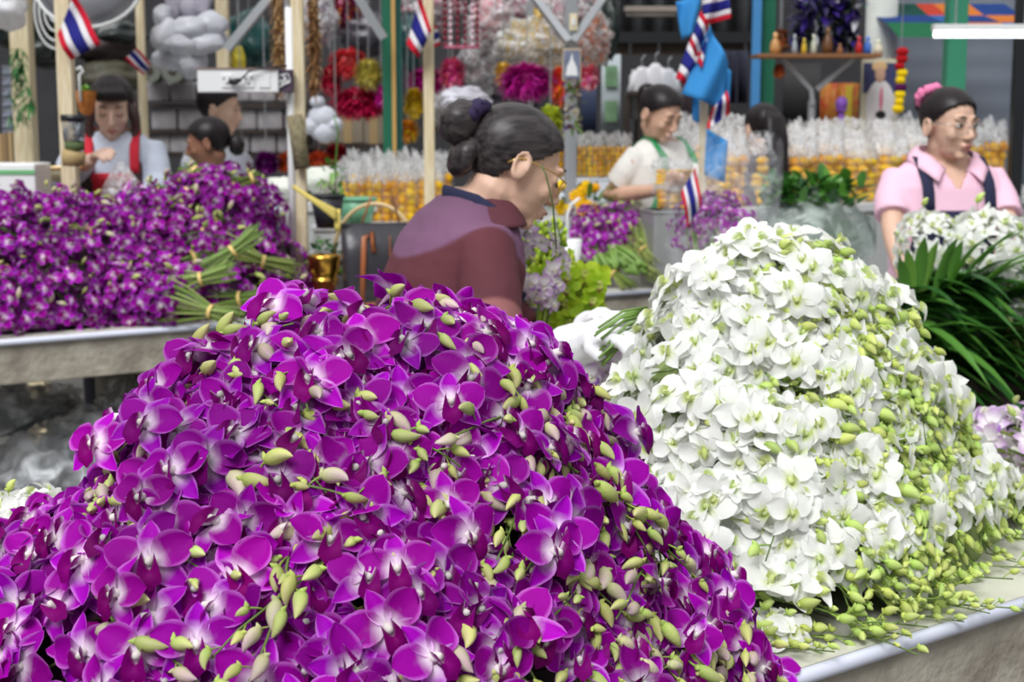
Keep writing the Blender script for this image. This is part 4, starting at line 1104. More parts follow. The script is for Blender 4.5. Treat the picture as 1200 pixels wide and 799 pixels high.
def quad(c, Y, depth=.02, fr=5, ph=0):
    """cloth spanned by four image points at depth Y: (hoist top, hoist bottom, fly bottom, fly top)"""
    A, B_, C_, D = [at(u, v, Y) for u, v in c]
    def fn(a, b):
        p = A.lerp(D, a).lerp(B_.lerp(C_, a), b)
        return p + V((0, depth * sin(fr * a + ph + 2 * b), 0))
    return fn
flag(quad([(112, 45), (88, -12), (70, 42), (82, 72)][::-1] if False else [(86, -8), (66, 40), (82, 70), (120, 52)], 5.68), 10, 8, 'thai', 'small striped flag pinned to the cup holder post at left')
for f in []: pass
flag(quad([(160, 56), (146, 68), (168, 88), (178, 76)], 6.75, .01), 8, 6, 'thai', 'tiny striped flag with pale crest on the thin post behind the girl')
flag(quad([(492, -6), (476, 52), (490, 68), (506, 36)], 6.05), 10, 8, 'thai', 'striped flag tucked behind the slim post left of the bent woman')
flag(quad([(496, 34), (498, 62), (516, 52), (512, 30)], 6.22), 8, 6, 'thai', 'small striped flag end showing right of the slim post')
GF = 'flags on the wooden pole'
flag(quad([(792, 2), (800, 46), (814, 40), (822, -6)], 5.85, .03), 8, 8, 'sky', 'sky blue flag highest on the flag pole, at its left', GF)
flag(quad([(832, 30), (800, 110), (848, 128), (854, 74)], 5.70, .03, 7), 12, 12, 'sky', 'largest sky blue flag hanging in front of the flag pole', GF)
flag(quad([(840, 64), (848, 118), (855, 124), (856, 84)], 5.78, .02), 8, 8, 'sky', 'narrow sky blue flag edge behind the largest blue one', GF)
flag(quad([(812, 112), (812, 140), (822, 148), (826, 118)], 5.84, .02), 8, 8, 'sky', 'sky blue scrap of flag left of the bare lower pole', GF)
flag(quad([(828, 150), (826, 205), (850, 215), (852, 165)], 5.74, .02), 8, 8, 'sky', 'sky blue flag lowest on the pole, inside the clear wrapping', GF)
flag(quad([(812, 40), (792, 92), (804, 100), (824, 70)], 5.74, .025, 5, 1), 12, 8, 'thai', 'striped flag hanging at the left side of the pole, above the green apron woman', GF)
flag(quad([(824, -6), (822, 30), (856, 22), (852, -12)], 5.72, .03, 8, 2), 12, 8, 'thai', 'striped flag at the top right of the flag pole', GF)
flag(quad([(822, 12), (808, 52), (822, 80), (832, 34)], 5.70, .02, 6, 2), 12, 8, 'thai', 'folded striped flag in the middle of the pole top', GF)
flag(quad([(852, 106), (834, 128), (828, 152), (856, 134)], 5.68, .02, 5, 3), 12, 8, 'thai', 'striped flag curling out below the largest blue flag', GF)
flag(quad([(816, 196), (798, 226), (806, 268), (822, 240)], 5.30, .02, 5, 1), 12, 8, 'thai', 'striped flag low beside the bagged purple orchids', GF)
# power socket box
t = thing('socket_box', 285, 95, 5.82, 'long white power socket box with a black plug, fixed to a wooden post', 'socket box')
w_, h_ = pw(112, 5.82), pw(26, 5.82)
mb = MB(); mb.box((-pw(5, 5.82), 0, 0), (pw(93, 5.82), .05, h_)); mb.build('housing', M_WHITE, t, bevel=.004)
mb = MB(); mb.box((-pw(5, 5.82), 0, h_ / 2 + .003), (pw(96, 5.82), .056, .006)); mb.build('lid', mat('brown_edge', (140, 118, 112), .6), t)
for dx in (-17, 8, 26):
    mb = MB(); mb.box((pw(dx, 5.82), -.027, 0), (pw(13, 5.82), .006, h_ * .6)); q = mb.build('socket_plate', M_WHITE, t, bevel=.002)
    if dx < 20:
        mb = MB()
        for sx_, sz in ((-.25, .18), (.25, .18), (0, -.2)): mb.box((pw(dx, 5.82) + sx_ * .045, -.031, sz * .05), (.005, .002, .009))
        mb.build('pin_holes', M_BLACK, q)
mb = MB(); mb.tube([(-.045, -.045, -.005), (-.02, -.05, -.003), (.0, -.05, .004)], [.009, .013, .007], 10); q = mb.build('plug', M_BLACK, t, smooth=True)
mb = MB(); mb.tube([(0, -.05, .004), (.03, -.05, .035), (.09, -.04, .048), (.17, -.03, .055)], .004, 6); mb.build('cable', M_BLACK, q, smooth=True)
t2 = thing('junction_box', 334, 95, 5.84, 'open dark junction box with loose wires at the socket box end', 'box')
mb = MB(); mb.box((0, 0, 0), (pw(19, 5.84), .05, h_)); mb.build('box', mat('dark_mauve', (70, 54, 74), .6), t2, bevel=.002)
mb = MB()
for i in range(5): mb.tube([(U(-.03, .03), -.03, U(-.03, .03)) for _ in range(4)], .003, 5)
mb.build('wires', M_WHITE, t2, smooth=True)
# cup holder on P80
t = thing('cup_holder', 87, 162, 5.62, 'grey and olive cloth tube tied to the wooden post at left', 'holder')
mb = MB(); mb.tube([(0, 0, .06), (0, 0, .02), (0, 0, -.01)], [.044, .040, .038], 14); mb.build('jar', plastic_mat('smoky_film', (120, 128, 140), opac=.6), t, smooth=True)
mb = MB(); mb.tube([(0, 0, .085), (0, 0, .06)], .046, 14); mb.build('lid', M_BLACK, t, smooth=True)
mb = MB(); mb.tube([(0, 0, -.01), (0, 0, -.045)], .036, 14); mb.build('olive_band', mat('olive', (84, 100, 60), .8), t, smooth=True)
mb = MB(); mb.tube([(0, 0, -.045), (-.005, 0, -.07), (-.006, 0, -.10)], [.040, .043, .040], 14); mb.build('tape_wrapping', mat('kraft_tape', (176, 152, 104), .7, noise_amt=.2), t, smooth=True)
t = thing('small_basket', 101, 120, 6.0, 'small orange wicker basket hanging beside the girl head', 'basket')
mb = MB(); mb.lathe([(.012, -.05), (.030, -.03), (.040, .03), (.043, .045)], n=14); mb.build('wicker_cup', mat('orange_wicker', (196, 120, 50), .7, noise_amt=.4, scale=60), t, smooth=True)
mb = MB(); leafb = [leaf(mb, (0, 0, .03), rv() + UP, .06, .02, c=random.choice(LB)) for _ in range(14)]; mb.build('leaves', M_LEAF, t, smooth=True, col=True)
t = thing('coat_hook', 93, 88, 5.95, 'white plastic hook hanging beside the cup holder post', 'hook')
mb = MB(); mb.tube([(-.01, 0, .02), (.005, 0, .03), (.015, 0, .015), (.0, 0, 0), (0, 0, -.10)], .006, 6); mb.build('hook', M_WHITE, t, smooth=True)
t = thing('tinsel_garland', 27, 105, 6.88, 'frayed green tinsel garland tied round the thick left post', 'garland')
mb = MB()
for i in range(180):
    z = U(-.14, .18); w2 = .05 if z < .02 else .025
    leaf(mb, (U(-w2, w2), -.06 + U(0, .03), z), rv() - UP * .6, .05, .010, c=random.choice(((.03, .22, .05), (.06, .32, .09), (.02, .14, .04))), nseg=2)
mb.build('tinsel', M_LEAF, t, smooth=True, col=True)
# colander / fan
def bowl_disc(name, u, v, Y, r, label, tilt, m, mr):
    t = thing(name, u, v, Y, label, 'basin'); t.rotation_euler = tilt
    mb = MB(); mb.lathe([(.001, .10), (r * .5, .095), (r * .85, .05), (r, 0)], n=40); o = mb.build('dish', m, t, smooth=True); s = o.modifiers.new('t', 'SOLIDIFY'); s.thickness = .004
    mb = MB(); mb.tube([(r * cos(2 * pi * i / 48), r * sin(2 * pi * i / 48), 0) for i in range(49)], .010, 8, cap=False); mb.build('rim', mr, t, smooth=True)
    mb = MB(); mb.tube([(0, 0, .09), (0, 0, .08)], .05, 16); mb.build('hub', mr, t, smooth=True)
    return t
bowl_disc('metal_basin', 104, -22, 6.4, pw(60, 6.4), 'large round metal basin with a white rim hanging at top left', (radians(62), 0, radians(6)), mat('brushed_tin', (150, 152, 160), .35, metal=.5), M_WHITE)
t = thing('cage_fan', 64, 14, 6.7, 'white wire fan cage behind the flag at top left', 'fan')
for r in (.155, .12, .08, .04):
    mb = MB(); mb.tube([(r * .55 * cos(2 * pi * i / 32), .0, r * sin(2 * pi * i / 32)) for i in range(33)], .005, 6, cap=False); mb.build('wire_ring', M_WHITE, t, smooth=True)
# black and dark bags top left
def bag(name, u, v, Y, r, m, label, cat='bag', amp=.3, fr=4, knot=True, group=None, seed=None, film=False):
    t = thing(name, u, v, Y, label, cat, group)
    sd_ = seed if seed is not None else U(0, 50)
    b = blob((0, 0, 0), r, 28, 20, amp, fr, sd_)
    b.build('bag_body', m, t, smooth=True)
    if film:
        f2 = blob((0, 0, 0), tuple(x * 1.10 for x in r), 32, 24, amp * .9, fr, sd_); f2.build('film', M_CLEAR2, t, smooth=True)
    if knot:
        mb = MB(); mb.tube([(0, 0, r[2] * .85), (0, 0, r[2] * 1.15), (.01, 0, r[2] * 1.5)], [r[0] * .35, .014, r[0] * .18], 10); mb.build('gathered_neck', m, t, smooth=True)
    if t.location.z > 1.2:
        mb = MB(); mb.tube([(0, 0, r[2] * .8), (0, 0, 2.74 - t.location.z)], .0025, 5); mb.build('cord', M_GREY, t)
    return t
M_BLK = mat('black_bin_bag', (36, 44, 44), .3, noise_amt=.3, scale=5, bump=1, bscale=14)
M_OLV = mat('olive_sack', (84, 82, 66), .6, noise_amt=.3, scale=5, bump=.8, bscale=14)
GB = 'dark sacks hanging under the stall roof'
for i, (u, v, rx, rz, m, l) in enumerate(((24, 40, 30, 20, M_BLK, 'glossy black plastic sack over the thick left post'), (48, 18, 34, 26, M_BLK, 'black plastic sack hanging between the left post and the fan'), (52, 60, 26, 20, M_BLK, 'black sack lowest on the left, just above the dark opening'),
        (125, 55, 34, 22, mat('brown_sack', (54, 42, 42), .6, noise_amt=.4, scale=5, bump=1, bscale=10), 'dark brown sack below the metal basin'), (128, 88, 40, 20, M_OLV, 'olive grey sack just above the long-haired girl'), (140, 40, 30, 16, M_BLK, 'black sack right of the metal basin'))):
    bag('plastic_sack', u, v, 7.4, (pw(rx, 7.4), .16, pw(rz, 7.4)), m, l, 'sack', group=None)
bag('plastic_bag', 8, 6, 5.9, (pw(22, 5.9), .10, pw(28, 5.9)), mat('white_bag', (226, 228, 232), .5, bump=.6, bscale=10), 'bright white plastic bag in the top left corner', 'bag', knot=False)
# left background goods
for i in range(7):
    t = thing('hanging_packet', 9, 82 + i * 12.5, 7.9, 'pale card packet in the strip hanging at the far left', 'packet', 'packets in the hanging strip at far left')
    mb = MB(); mb.box((0, 0, 0), (pw(13, 7.9), .012, pw(10, 7.9))); mb.build('card', mat('packet_card', (150, 160, 178), .6, noise_amt=.6, scale=30, rgb2=(90, 84, 92)), t, bevel=.002)
for i, (u, v, w2, h2, c, l) in enumerate(((8, 175, 15, 36, (150, 122, 86), 'brown cardboard box at the far left edge'), (20, 172, 11, 34, (120, 98, 70), 'narrow brown cardboard box beside the thick left post'))):
    t = thing('cardboard_box', u, v, 7.5, l, 'box'); mb = MB(); mb.box((0, 0, 0), (pw(w2, 7.5), .2, pw(h2, 7.5))); mb.build('carton', mat('card_%d' % i, c, .8), t, bevel=.004)
    mb = MB(); mb.box((0, -.101, 0), (pw(3, 7.5), .003, pw(h2, 7.5))); mb.build('tape', mat('card_tape', (186, 160, 116), .5), t)
def pom(name, u, v, Y, r, cols, label, n=260, L=.4, W=.02, cat='tassel', group=None, flat=1.0, drop=0.3, fine=False):
    t = thing(name, u, v, Y, label, cat, group)
    mb = MB()
    for i in range(int(n * 2.2)):
        d = rv().normalized(); d.z = d.z * .9
        p = V((d.x * r[0] * .45, d.y * r[1] * .45, d.z * r[2] * .45))
        dd = V((d.x * r[0], d.y * r[1], d.z * r[2]))
        leaf(mb, p, dd.normalized() + rv(.35), dd.length * L * U(.9, 1.7) * 1.05, W * U(.5, 1.1), drop, c=mixc(random.choice(cols), (0, 0, 0), U(0, .15)), nseg=3)
    mb.build('fringe', M_LEAF, t, smooth=True, col=True)
    mb = blob((0, 0, 0), (r[0] * .6, r[1] * .6, r[2] * .6), 14, 10, .2); mb.c = [cols[0]] * len(mb.v); mb.build('core', M_LEAF, t, smooth=True, col=True)
    mb = MB(); mb.tube([(0, 0, r[2] * .5), (0, 0, 2.7 - t.location.z)], .003, 5); mb.build('cord', M_GREY, t)
    return t
CR, RDc, MG, PKc, YL, ORc, GRc = lin((236, 84, 84)), lin((190, 20, 60)), lin((196, 20, 150)), lin((240, 120, 170)), lin((236, 200, 40)), lin((238, 140, 30)), lin((176, 196, 60))
def poms(*a, **k):
    u, v, Y, rx, rz = a[0:5]; return pom('grass_tassel', u, v, Y, (pw(rx, Y), pw(rx, Y) * .7, pw(rz, Y)), a[5], a[6], **k)
poms(408, 72, 7.8, 26, 22, [CR, lin((226, 50, 70))], 'coral red grass tassel hanging behind the wooden post', n=320)
poms(388, 92, 7.85, 16, 22, [RDc], 'dark red tassel at the left of the coral one', n=160)
poms(420, 118, 7.7, 36, 22, [RDc, lin((206, 30, 80))], 'wide crimson grass tassel below the yellow fan tassel', n=420)
poms(447, 112, 7.6, 9, 16, [MG], 'small magenta tassel against the dark green post', n=90)
poms(432, 84, 7.6, 20, 22, [lin((196, 180, 70)), lin((206, 196, 90))], 'dull yellow broom-like tassel in front of the red ones', n=260, W=.012)
poms(500, 92, 7.9, 26, 18, [MG, lin((170, 20, 120))], 'magenta tassel between the teal post and slim wooden post', n=320)
poms(530, 84, 7.6, 18, 22, [lin((206, 40, 140)), PKc, lin((200, 60, 90))], 'pink and magenta tassel just right of the slim wooden post', n=220)
poms(485, 118, 7.5, 12, 22, [YL], 'bright yellow tassel right of the teal post', n=200, W=.03)
poms(478, 152, 7.8, 14, 16, [ORc, YL], 'orange and yellow blossoms below the bright yellow tassel', n=140, W=.03)
poms(617, 92, 7.2, 36, 25, [MG, lin((226, 60, 190)), lin((206, 30, 160))], 'large magenta grass tassel above the bent woman head', n=620, W=.018)
poms(590, 84, 7.6, 12, 18, [YL], 'yellow tassel peeking out left of the large magenta one', n=120)
poms(660, 96, 7.6, 20, 28, [lin((226, 40, 60)), ORc], 'red tassel behind the framed picture', n=220)
poms(690, 86, 7.3, 14, 20, [lin((240, 70, 100)), PKc, lin((250, 200, 200))], 'red and pink tassel just right of the framed picture', n=220)
poms(645, 142, 7.0, 16, 26, [lin((226, 226, 60)), lin((200, 220, 80))], 'lime yellow leafy tassel behind the woman forehead', n=160, W=.04)
poms(600, 20, 8.6, 40, 26, [lin((190, 40, 90)), lin((150, 30, 70))], 'dark pink tassel high above the large magenta one', n=260)
poms(404, 8, 8.6, 30, 26, [lin((170, 40, 90)), lin((220, 120, 50)), lin((120, 30, 90))], 'mixed dark pink and orange tassel at the top, behind the wooden post', n=260)
# dried straw garlands each side of P350
for i, (u, l) in enumerate(((327, 'dried straw garland hanging left of the socket post'), (368, 'dried straw garland hanging right of the socket post'))):
    Y = 6.1; t = thing('straw_garland', u, 50, Y, l, 'garland'); mb = MB()
    for k_ in range(420):
        z = U(-pw(56, Y), pw(60, Y)); d = V((U(-1, 1), U(-1, .3), U(-.9, .1)))
        leaf(mb, (U(-.01, .01), U(-.01, .01), z), d, U(.03, .05), .010, c=random.choice((lin((196, 164, 112)), lin((164, 128, 80)), lin((140, 100, 62)))), nseg=2)
    mb.build('straw_bristles', M_LEAF, t, smooth=True, col=True)
    mb = MB(); mb.tube([(0, 0, -pw(52, Y)), (0, 0, 2.6 - t.location.z)], .02, 6); mb.build('cord', mat('jute', (130, 100, 66), .9), t)
# hanging white pillowy bags
GW = 'white plastic packets hanging by the grey strut'
for u, v, rx, rz, a in ((195, 42, 16, 20, .5), (222, 34, 22, 15, -.1), (247, 30, 20, 16, .1), (212, 54, 18, 12, .3), (240, 52, 24, 12, -.2), (200, 70, 22, 12, .1), (226, 74, 16, 18, .7), (192, 20, 12, 14, .2), (252, 46, 16, 10, 0)):
    Y = 7.0 + U(-.15, .1); t = thing('plastic_packet', u, v, Y, 'puffed white plastic packet in the cluster left of the grey strut', 'packet', GW)
    t.rotation_euler = (0, a, 0); b = blob((0, 0, 0), (pw(rx, Y), .06, pw(rz, Y)), 22, 14, .22, 3, U(0, 40)); b.build('packet', M_WBAG if 'M_WBAG' in globals() else mat('frosted_white', (206, 208, 216), .35, trans=.25, bump=.5, bscale=14), t, smooth=True)
for i, (u, v) in enumerate(((205, -4), (222, 2), (238, -6))):
    t = thing('plastic_bag', u, v, 7.1, 'limp grey plastic carrier hanging above the white packets', 'bag', 'grey carriers above the white packets')
    b = blob((0, 0, 0), (pw(11, 7.1), .03, pw(24, 7.1)), 16, 14, .3, 4, i * 7); b.build('bag', mat('greyish_film', (190, 186, 200), .35, trans=.2), t, smooth=True)
# white packs stacked behind the man
GS = 'pale wrapped packs stacked on the rear shelves'
for (v, hh) in ((108, 22), (140, 24), (168, 22)):
    for i in range(6):
        u = 188 + i * 31 + (v % 3) * 4; Y = 8.7
        t = thing('wrapped_pack', u, v, Y, 'pale paper-wrapped pack stacked on the shelves behind the crouching pair', 'pack', GS)
        mb = MB(); mb.box((0, 0, 0), (pw(29, Y), .2, pw(hh, Y)), rz=U(-.06, .06)); mb.build('paper', mat('pack_paper', (176, 172, 176), .7, noise_amt=.25, scale=10), t, bevel=.012)
for i, v in enumerate((124, 154, 182)):
    t = thing('rear_shelf', 262, v, 8.7, ('upper', 'middle', 'lower')[i] + ' dark shelf board under a row of pale wrapped packs', 'shelf')
    mb = MB(); mb.box((0, 0, 0), (pw(200, 8.7), .26, .02)); mb.build('board', M_DWOOD, t)
    for s in (-1, 1): mb = MB(); mb.box((s * pw(97, 8.7), 0, -t.location.z / 2 - .01), (.03, .2, t.location.z)); mb.build('leg', M_DWOOD, t)
for i, (u, l) in enumerate(((180, 'rolled grey-green plastic roll left of the other roll, above the packs'), (207, 'rolled grey-green plastic roll right of the other roll, above the packs'))):
    t = thing('plastic_roll', u, 84, 8.5, l, 'roll'); mb = MB(); mb.tube([(0, -.1, 0), (0, .1, 0)], pw(13, 8.5), 20); mb.build('roll', mat('roll_film', (120, 124, 116), .5), t, smooth=False)
    mb = MB(); mb.tube([(0, -.102, 0), (0, -.098, 0)], pw(5, 8.5), 14); mb.build('core', M_DWOOD, t)
bag('plastic_bag', 292, 48, 7.9, (pw(28, 7.9), .12, pw(34, 7.9)), mat('teal_bag', (22, 84, 84), .35, noise_amt=.5, scale=8, bump=1, bscale=16), 'dark teal plastic bag hanging behind the straw garland', knot=False)
bag('plastic_bag', 279, 72, 7.7, (pw(8, 7.7), .06, pw(18, 7.7)), mat('yellow_bag', (206, 190, 50), .5), 'narrow yellow bag beside the dark teal one', knot=False)
# cardboard and white parcels centre
for i, (u, v, w2, h2, l) in enumerate(((410, 150, 36, 34, 'beige cardboard carton behind the crimson tassel'), (440, 152, 22, 32, 'beige cardboard carton against the dark green post'), (384, 156, 18, 34, 'grey beige carton right of the socket post'), (540, 128, 70, 40, 'grey carton behind the slim wooden post'))):
    t = thing('cardboard_box', u, v, 8.9, l, 'box'); mb = MB(); mb.box((0, 0, 0), (pw(w2, 8.9), .25, pw(h2, 8.9))); mb.build('carton', mat('beige_card', (158, 146, 128), .8, noise_amt=.1), t, bevel=.006)
    mb = MB(); mb.box((0, -.127, 0), (.05, .004, pw(h2, 8.9))); mb.build('tape', mat('card_tape', (186, 160, 116), .5), t)
GT = 'white foam blobs by the socket post'
for u, v, r in ((372, 120, 9), (378, 138, 17), (364, 148, 12), (392, 146, 10), (380, 154, 16)):
    t = thing('stuffed_packet', u, v, 7.3, 'rounded white stuffed packet right of the socket post', 'packet', GT); b = blob((0, 0, 0), (pw(r, 7.3), .05, pw(r * .8, 7.3)), 16, 12, .2); b.build('packet', mat('white_stuffing', (206, 210, 220), .7, bump=.3), t, smooth=True)
t = thing('paper_parcel', 545, 118, 7.6, 'crumpled white paper parcel left of the hair bun', 'parcel'); b = blob((0, 0, 0), (pw(26, 7.6), .1, pw(16, 7.6)), 14, 10, .5, 7); b.build('paper', mat('white_paper', (226, 226, 238), .7), t, smooth=False)
# bagged pink goods at the top centre
t = thing('hanging_mobile', 541, 22, 7.3, 'round hanging mobile of pink and dark red bead strings', 'mobile')
mb = MB(); r = pw(20, 7.3); mb.tube([(r * cos(2 * pi * i / 32), r * .6 * sin(2 * pi * i / 32), -.13) for i in range(33)], .006, 6, cap=False); mb.build('hoop', mat('pink_plastic', (206, 110, 140), .4), t, smooth=True)
for i in range(14):
    a = 2 * pi * i / 14; mb = MB(); x, y = r * cos(a), r * .6 * sin(a)
    for j in range(9): mb.ell((x, y, -.12 + j * .03), (.009, .009, .012), 8, 6)
    mb.build('bead_string', mat('dark_red_bead' if i % 3 else 'pale_bead', (120, 20, 44) if i % 3 else (226, 200, 210), .25), t, smooth=True)
bag('plastic_bag', 697, 44, 6.9, (pw(17, 6.9), .09, pw(27, 6.9)), mat('orange_bag', (236, 136, 34), .3, noise_amt=.3, scale=14, rgb2=(206, 90, 20), coat=.6, bump=.5, bscale=30), 'clear hanging bag full of orange goods, right of the picture post', film=True, amp=.5, fr=7)
bag('plastic_bag', 630, 52, 7.9, (pw(44, 7.9), .12, pw(26, 7.9)), mat('amber_bag', (206, 160, 50), .3, noise_amt=.5, scale=22, rgb2=(190, 170, 60), coat=.3, bump=.5, bscale=20), 'wide hanging bag of amber and lime goods above the magenta tassel', film=True, amp=.5, fr=7)
bag('plastic_bag', 500, 8, 8.4, (pw(34, 8.4), .12, pw(24, 8.4)), mat('rose_bag', (206, 70, 110), .3, noise_amt=.5, scale=9, rgb2=(120, 60, 80), coat=.5), 'hanging bag of rose pink goods above the slim wooden post', film=True, amp=.5, fr=7)
bag('plastic_bag', 570, 60, 8.4, (pw(26, 8.4), .12, pw(40, 8.4)), mat('grey_pink_bag', (176, 130, 140), .3, noise_amt=.5, scale=9, rgb2=(120, 110, 116), coat=.5), 'greyish pink plastic bag behind the bead mobile', film=True, amp=.5, fr=7)
bag('plastic_bag', 640, 10, 8.6, (pw(60, 8.6), .12, pw(20, 8.6)), mat('plum_bag', (150, 50, 84), .3, noise_amt=.5, scale=9, rgb2=(190, 120, 140), coat=.5), 'long plum coloured bag along the top behind the picture post', film=True, amp=.5, fr=7)
# framed picture on post
t = thing('framed_picture', 670, 76, 6.55, 'small framed grey picture of a spire on the grey post', 'picture')
w_, h_ = pw(22, 6.55), pw(37, 6.55)
mb = MB(); mb.box((0, 0, 0), (w_, .012, h_)); mb.build('frame', mat('tan_frame', (186, 166, 140), .6), t, bevel=.002)
mb = MB(); mb.box((0, -.008, 0), (w_ * .84, .004, h_ * .88)); q = mb.build('print', mat('print_grey', (120, 130, 156), .5, noise_amt=.3, scale=30), t)
mb = MB(); mb.lathe([(.026, -.045), (.020, -.01), (.006, .02), (.001, .05)], c=(0, -.009, 0), n=10); mb.v = [V((v.x, -.0105 + v.y * .05, v.z)) for v in mb.v]; mb.build('spire_shape', M_WHITE, q)
t = thing('small_garland', 672, 116, 6.5, 'small garland of cream and violet flowers hanging under the framed picture', 'garland')
mb = MB()
for i in range(70):
    z = U(-.13, .08); leaf(mb, (U(-.03, .03), U(-.03, .01), z), rv(), .035, .022, c=random.choice((lin((226, 220, 200)), lin((90, 50, 130)), lin((110, 70, 50)), lin((90, 120, 50)))), nseg=3)
mb.build('flowers', M_LEAF, t, smooth=True, col=True)
t = thing('wall_socket', 672, 26, 6.62, 'cream switch fixed high on the grey picture post', 'switch'); mb = MB(); mb.box((0, 0, 0), (pw(9, 6.6), .03, pw(19, 6.6))); mb.build('switch_plate', mat('cream_plastic', (226, 214, 180), .5), t, bevel=.003)
mb = MB(); mb.box((0, -.018, 0), (.014, .008, .03)); mb.build('rocker', M_WHITE, t, bevel=.002)
# counter items -------------------------------------------------------------
t = empty('handbag', at(448, 340, 5.72) * 1.0, 'large black leather handbag with tan brown handles on the counter', 'handbag', rot=(0, 0, radians(14)))
t.location.z = CT
hb = MB(); hb.loft([((0, 0, 0), .130, .055), ((0, 0, .04), .142, .065), ((0, 0, .18), .148, .058), ((0, 0, .30), .152, .042)], 28, side=(1, 0, 0), power=5)
hb.build('bag_body', mat('black_leather', (56, 54, 60), .35, noise_amt=.25, scale=6, bump=.25, bscale=24), t, smooth=True)
mb = MB(); mb.tube([(-.150, -.035, .298), (.150, -.035, .298), (.150, .035, .298), (-.150, .035, .298), (-.150, -.035, .298)], .005, 6, cap=False); mb.build('top_edge', M_BLACK, t, smooth=True)
M_TAN = mat('tan_leather', (160, 92, 52), .45)
for s in (-1, 1):
    mb = MB(); mb.tube([(-.085, s * .062, .02), (-.08, s * .068, .16), (-.075, s * .060, .255), (-.045, s * .055, .275), (-.040, s * .062, .20)] if s < 0 else [(-.075, s * .055, .27), (-.03, s * .05, .40), (.05, s * .05, .40), (.085, s * .055, .27)], .010, 8, squash=.4, side=(1, 0, 0) if s < 0 else (0, 1, 0)); mb.build('handle', M_TAN, t, smooth=True)
mb = MB(); mb.tube([(.15, -.03, .27), (.09, -.085, .12), (.03, -.10, .02), (-.10, -.10, .01)], .011, 8, squash=.4, side=(0, 1, 0)); mb.build('shoulder_strap', M_TAN, t, smooth=True)
mb = MB(); mb.box((.02, -.064, .15), (.004, .006, .22)); mb.build('seam', M_TAN, t)
t = empty('wicker_basket', (at(440, 300, 5.98).x, 5.98, CT), 'round cane-handled basket standing behind the handbag', 'basket')
mb = MB(); mb.lathe([(.001, 0), (.10, 0), (.125, .10), (.135, .18)], n=30); mb.build('basket_body', mat('cane', (196, 160, 106), .7, noise_amt=.4, scale=60, bump=.6), t, smooth=True)
mb = MB(); mb.tube([(-.145 + .0 * i, 0, .05 + .05 * i) for i in range(0)] + [(.16 * cos(pi - pi * i / 20), 0, .16 + .20 * sin(pi * i / 20)) for i in range(21)], .008, 8); mb.build('handle', mat('pale_cane', (214, 188, 140), .5), t, smooth=True)
t = empty('brass_bowl', (at(380, 320, 5.75).x, 5.75, CT), 'shiny footed brass offering bowl right of the purple bundles', 'bowl')
prof = [(.001, 0), (.055, 0), (.058, .008), (.030, .03), (.028, .045), (.045, .06), (.052, .085), (.056, .088), (.052, .092), (.046, .10), (.058, .125), (.062, .165), (.066, .18), (.060, .182), (.056, .165), (.052, .13), (.001, .115)]
mb = MB(); mb.lathe(prof, n=32); mb.build('bowl', mat('brass', (206, 160, 70), .22, metal=1), t, smooth=True)
def pot(name, u, vtop, vbot, Y, wt, wb, m, label, cat, rimm=None, support=True):
    a = at(u, vbot, Y); h = at(u, vtop, Y).z - a.z
    t = empty(name, a, label, cat)
    rt, rb = pw(wt, Y) / 2, pw(wb, Y) / 2
    mb = MB(); mb.lathe([(.001, 0), (rb, 0), (rt, h), (rt - .006, h), (rb - .006, .008), (.001, .008)], n=26); mb.build('pot_body', m, t, smooth=True)
    mb = MB(); mb.tube([(rt * cos(2 * pi * i / 28), rt * sin(2 * pi * i / 28), h) for i in range(29)], .006, 6, cap=False); mb.build('rim', rimm or m, t, smooth=True)
    return t
t = empty('foam_crate', (at(412, 300, 6.15).x, 6.18, CT), 'white foam crate behind the handbag, holding up the green pot', 'crate')
hz = at(412, 263, 6.12).z - CT
mb = MB(); mb.box((.03, 0, hz / 2 - .01), (.34, .22, hz - .02)); mb.build('crate_body', M_WHITE, t, bevel=.006); mb = MB(); mb.box((.03, 0, hz - .012), (.36, .24, .022)); mb.build('lid', M_WHITE, t, bevel=.004)
pot('plant_pot', 418, 233, 262, 6.12, 46, 34, mat('mint_plastic', (112, 176, 142), .4), 'mint green plastic pot behind the handbag', 'pot')
t = pot('plant_pot', 384, 229, 267, 5.78, 40, 26, mat('black_pot', (40, 42, 50), .5), 'black plastic pot tied to the socket post by a yellow ribbon', 'pot')
mb = MB(); mb.ell((0, 0, .115), (.055, .055, .012), 14, 8); mb.build('soil', mat('soil', (44, 34, 30), .9, bump=1), t, smooth=True)
mb = MB()
for i in range(26): leaf(mb, (U(-.02, .06), 0, .12 + U(0, .13)), rv() + UP * .6, .045, .02, c=random.choice(LB + LG[2:]))
mb.tube([(.03, 0, .10), (.035, 0, .25), (.045, 0, .36), (.03, 0, .42)], .003, 5); mb.build('seedling', M_LEAF, t, smooth=True, col=True)
t = empty('yellow_ribbon', at(362, 222, 5.68), 'pale yellow ribbon tied between the socket post and black pot', 'ribbon')
mb = MB(); D_ = at(395, 245, 5.68) - at(362, 222, 5.68)
mb.grid(lambda a, b: V((-.06, 0, .02)) + (D_ + V((.06, 0, -.02))) * a + V((0, -.03 * sin(3 * a), -.016 * b * (1 + 2 * a * a))), 12, 3); mb.grid(lambda a, b: D_ + V((.022 * b - .01, 0, -.08 * a)), 4, 3)
o = mb.build('ribbon', mat('yellow_cloth', (226, 206, 110), .7), t, smooth=True); s = o.modifiers.new('t', 'SOLIDIFY'); s.thickness = .002
foliage('potted_greens', V((at(385, 300, 5.95).x, 5.95, CT + .13)), (.07, .05, .10), 46, .07, .03, 'low dark green leaves between the black pot and brass bowl', 'plant')
t = empty('plastic_tub', (at(309, 262, 6.0).x, 6.0, CT), 'turquoise plastic tub at the end of the purple bundles', 'tub')
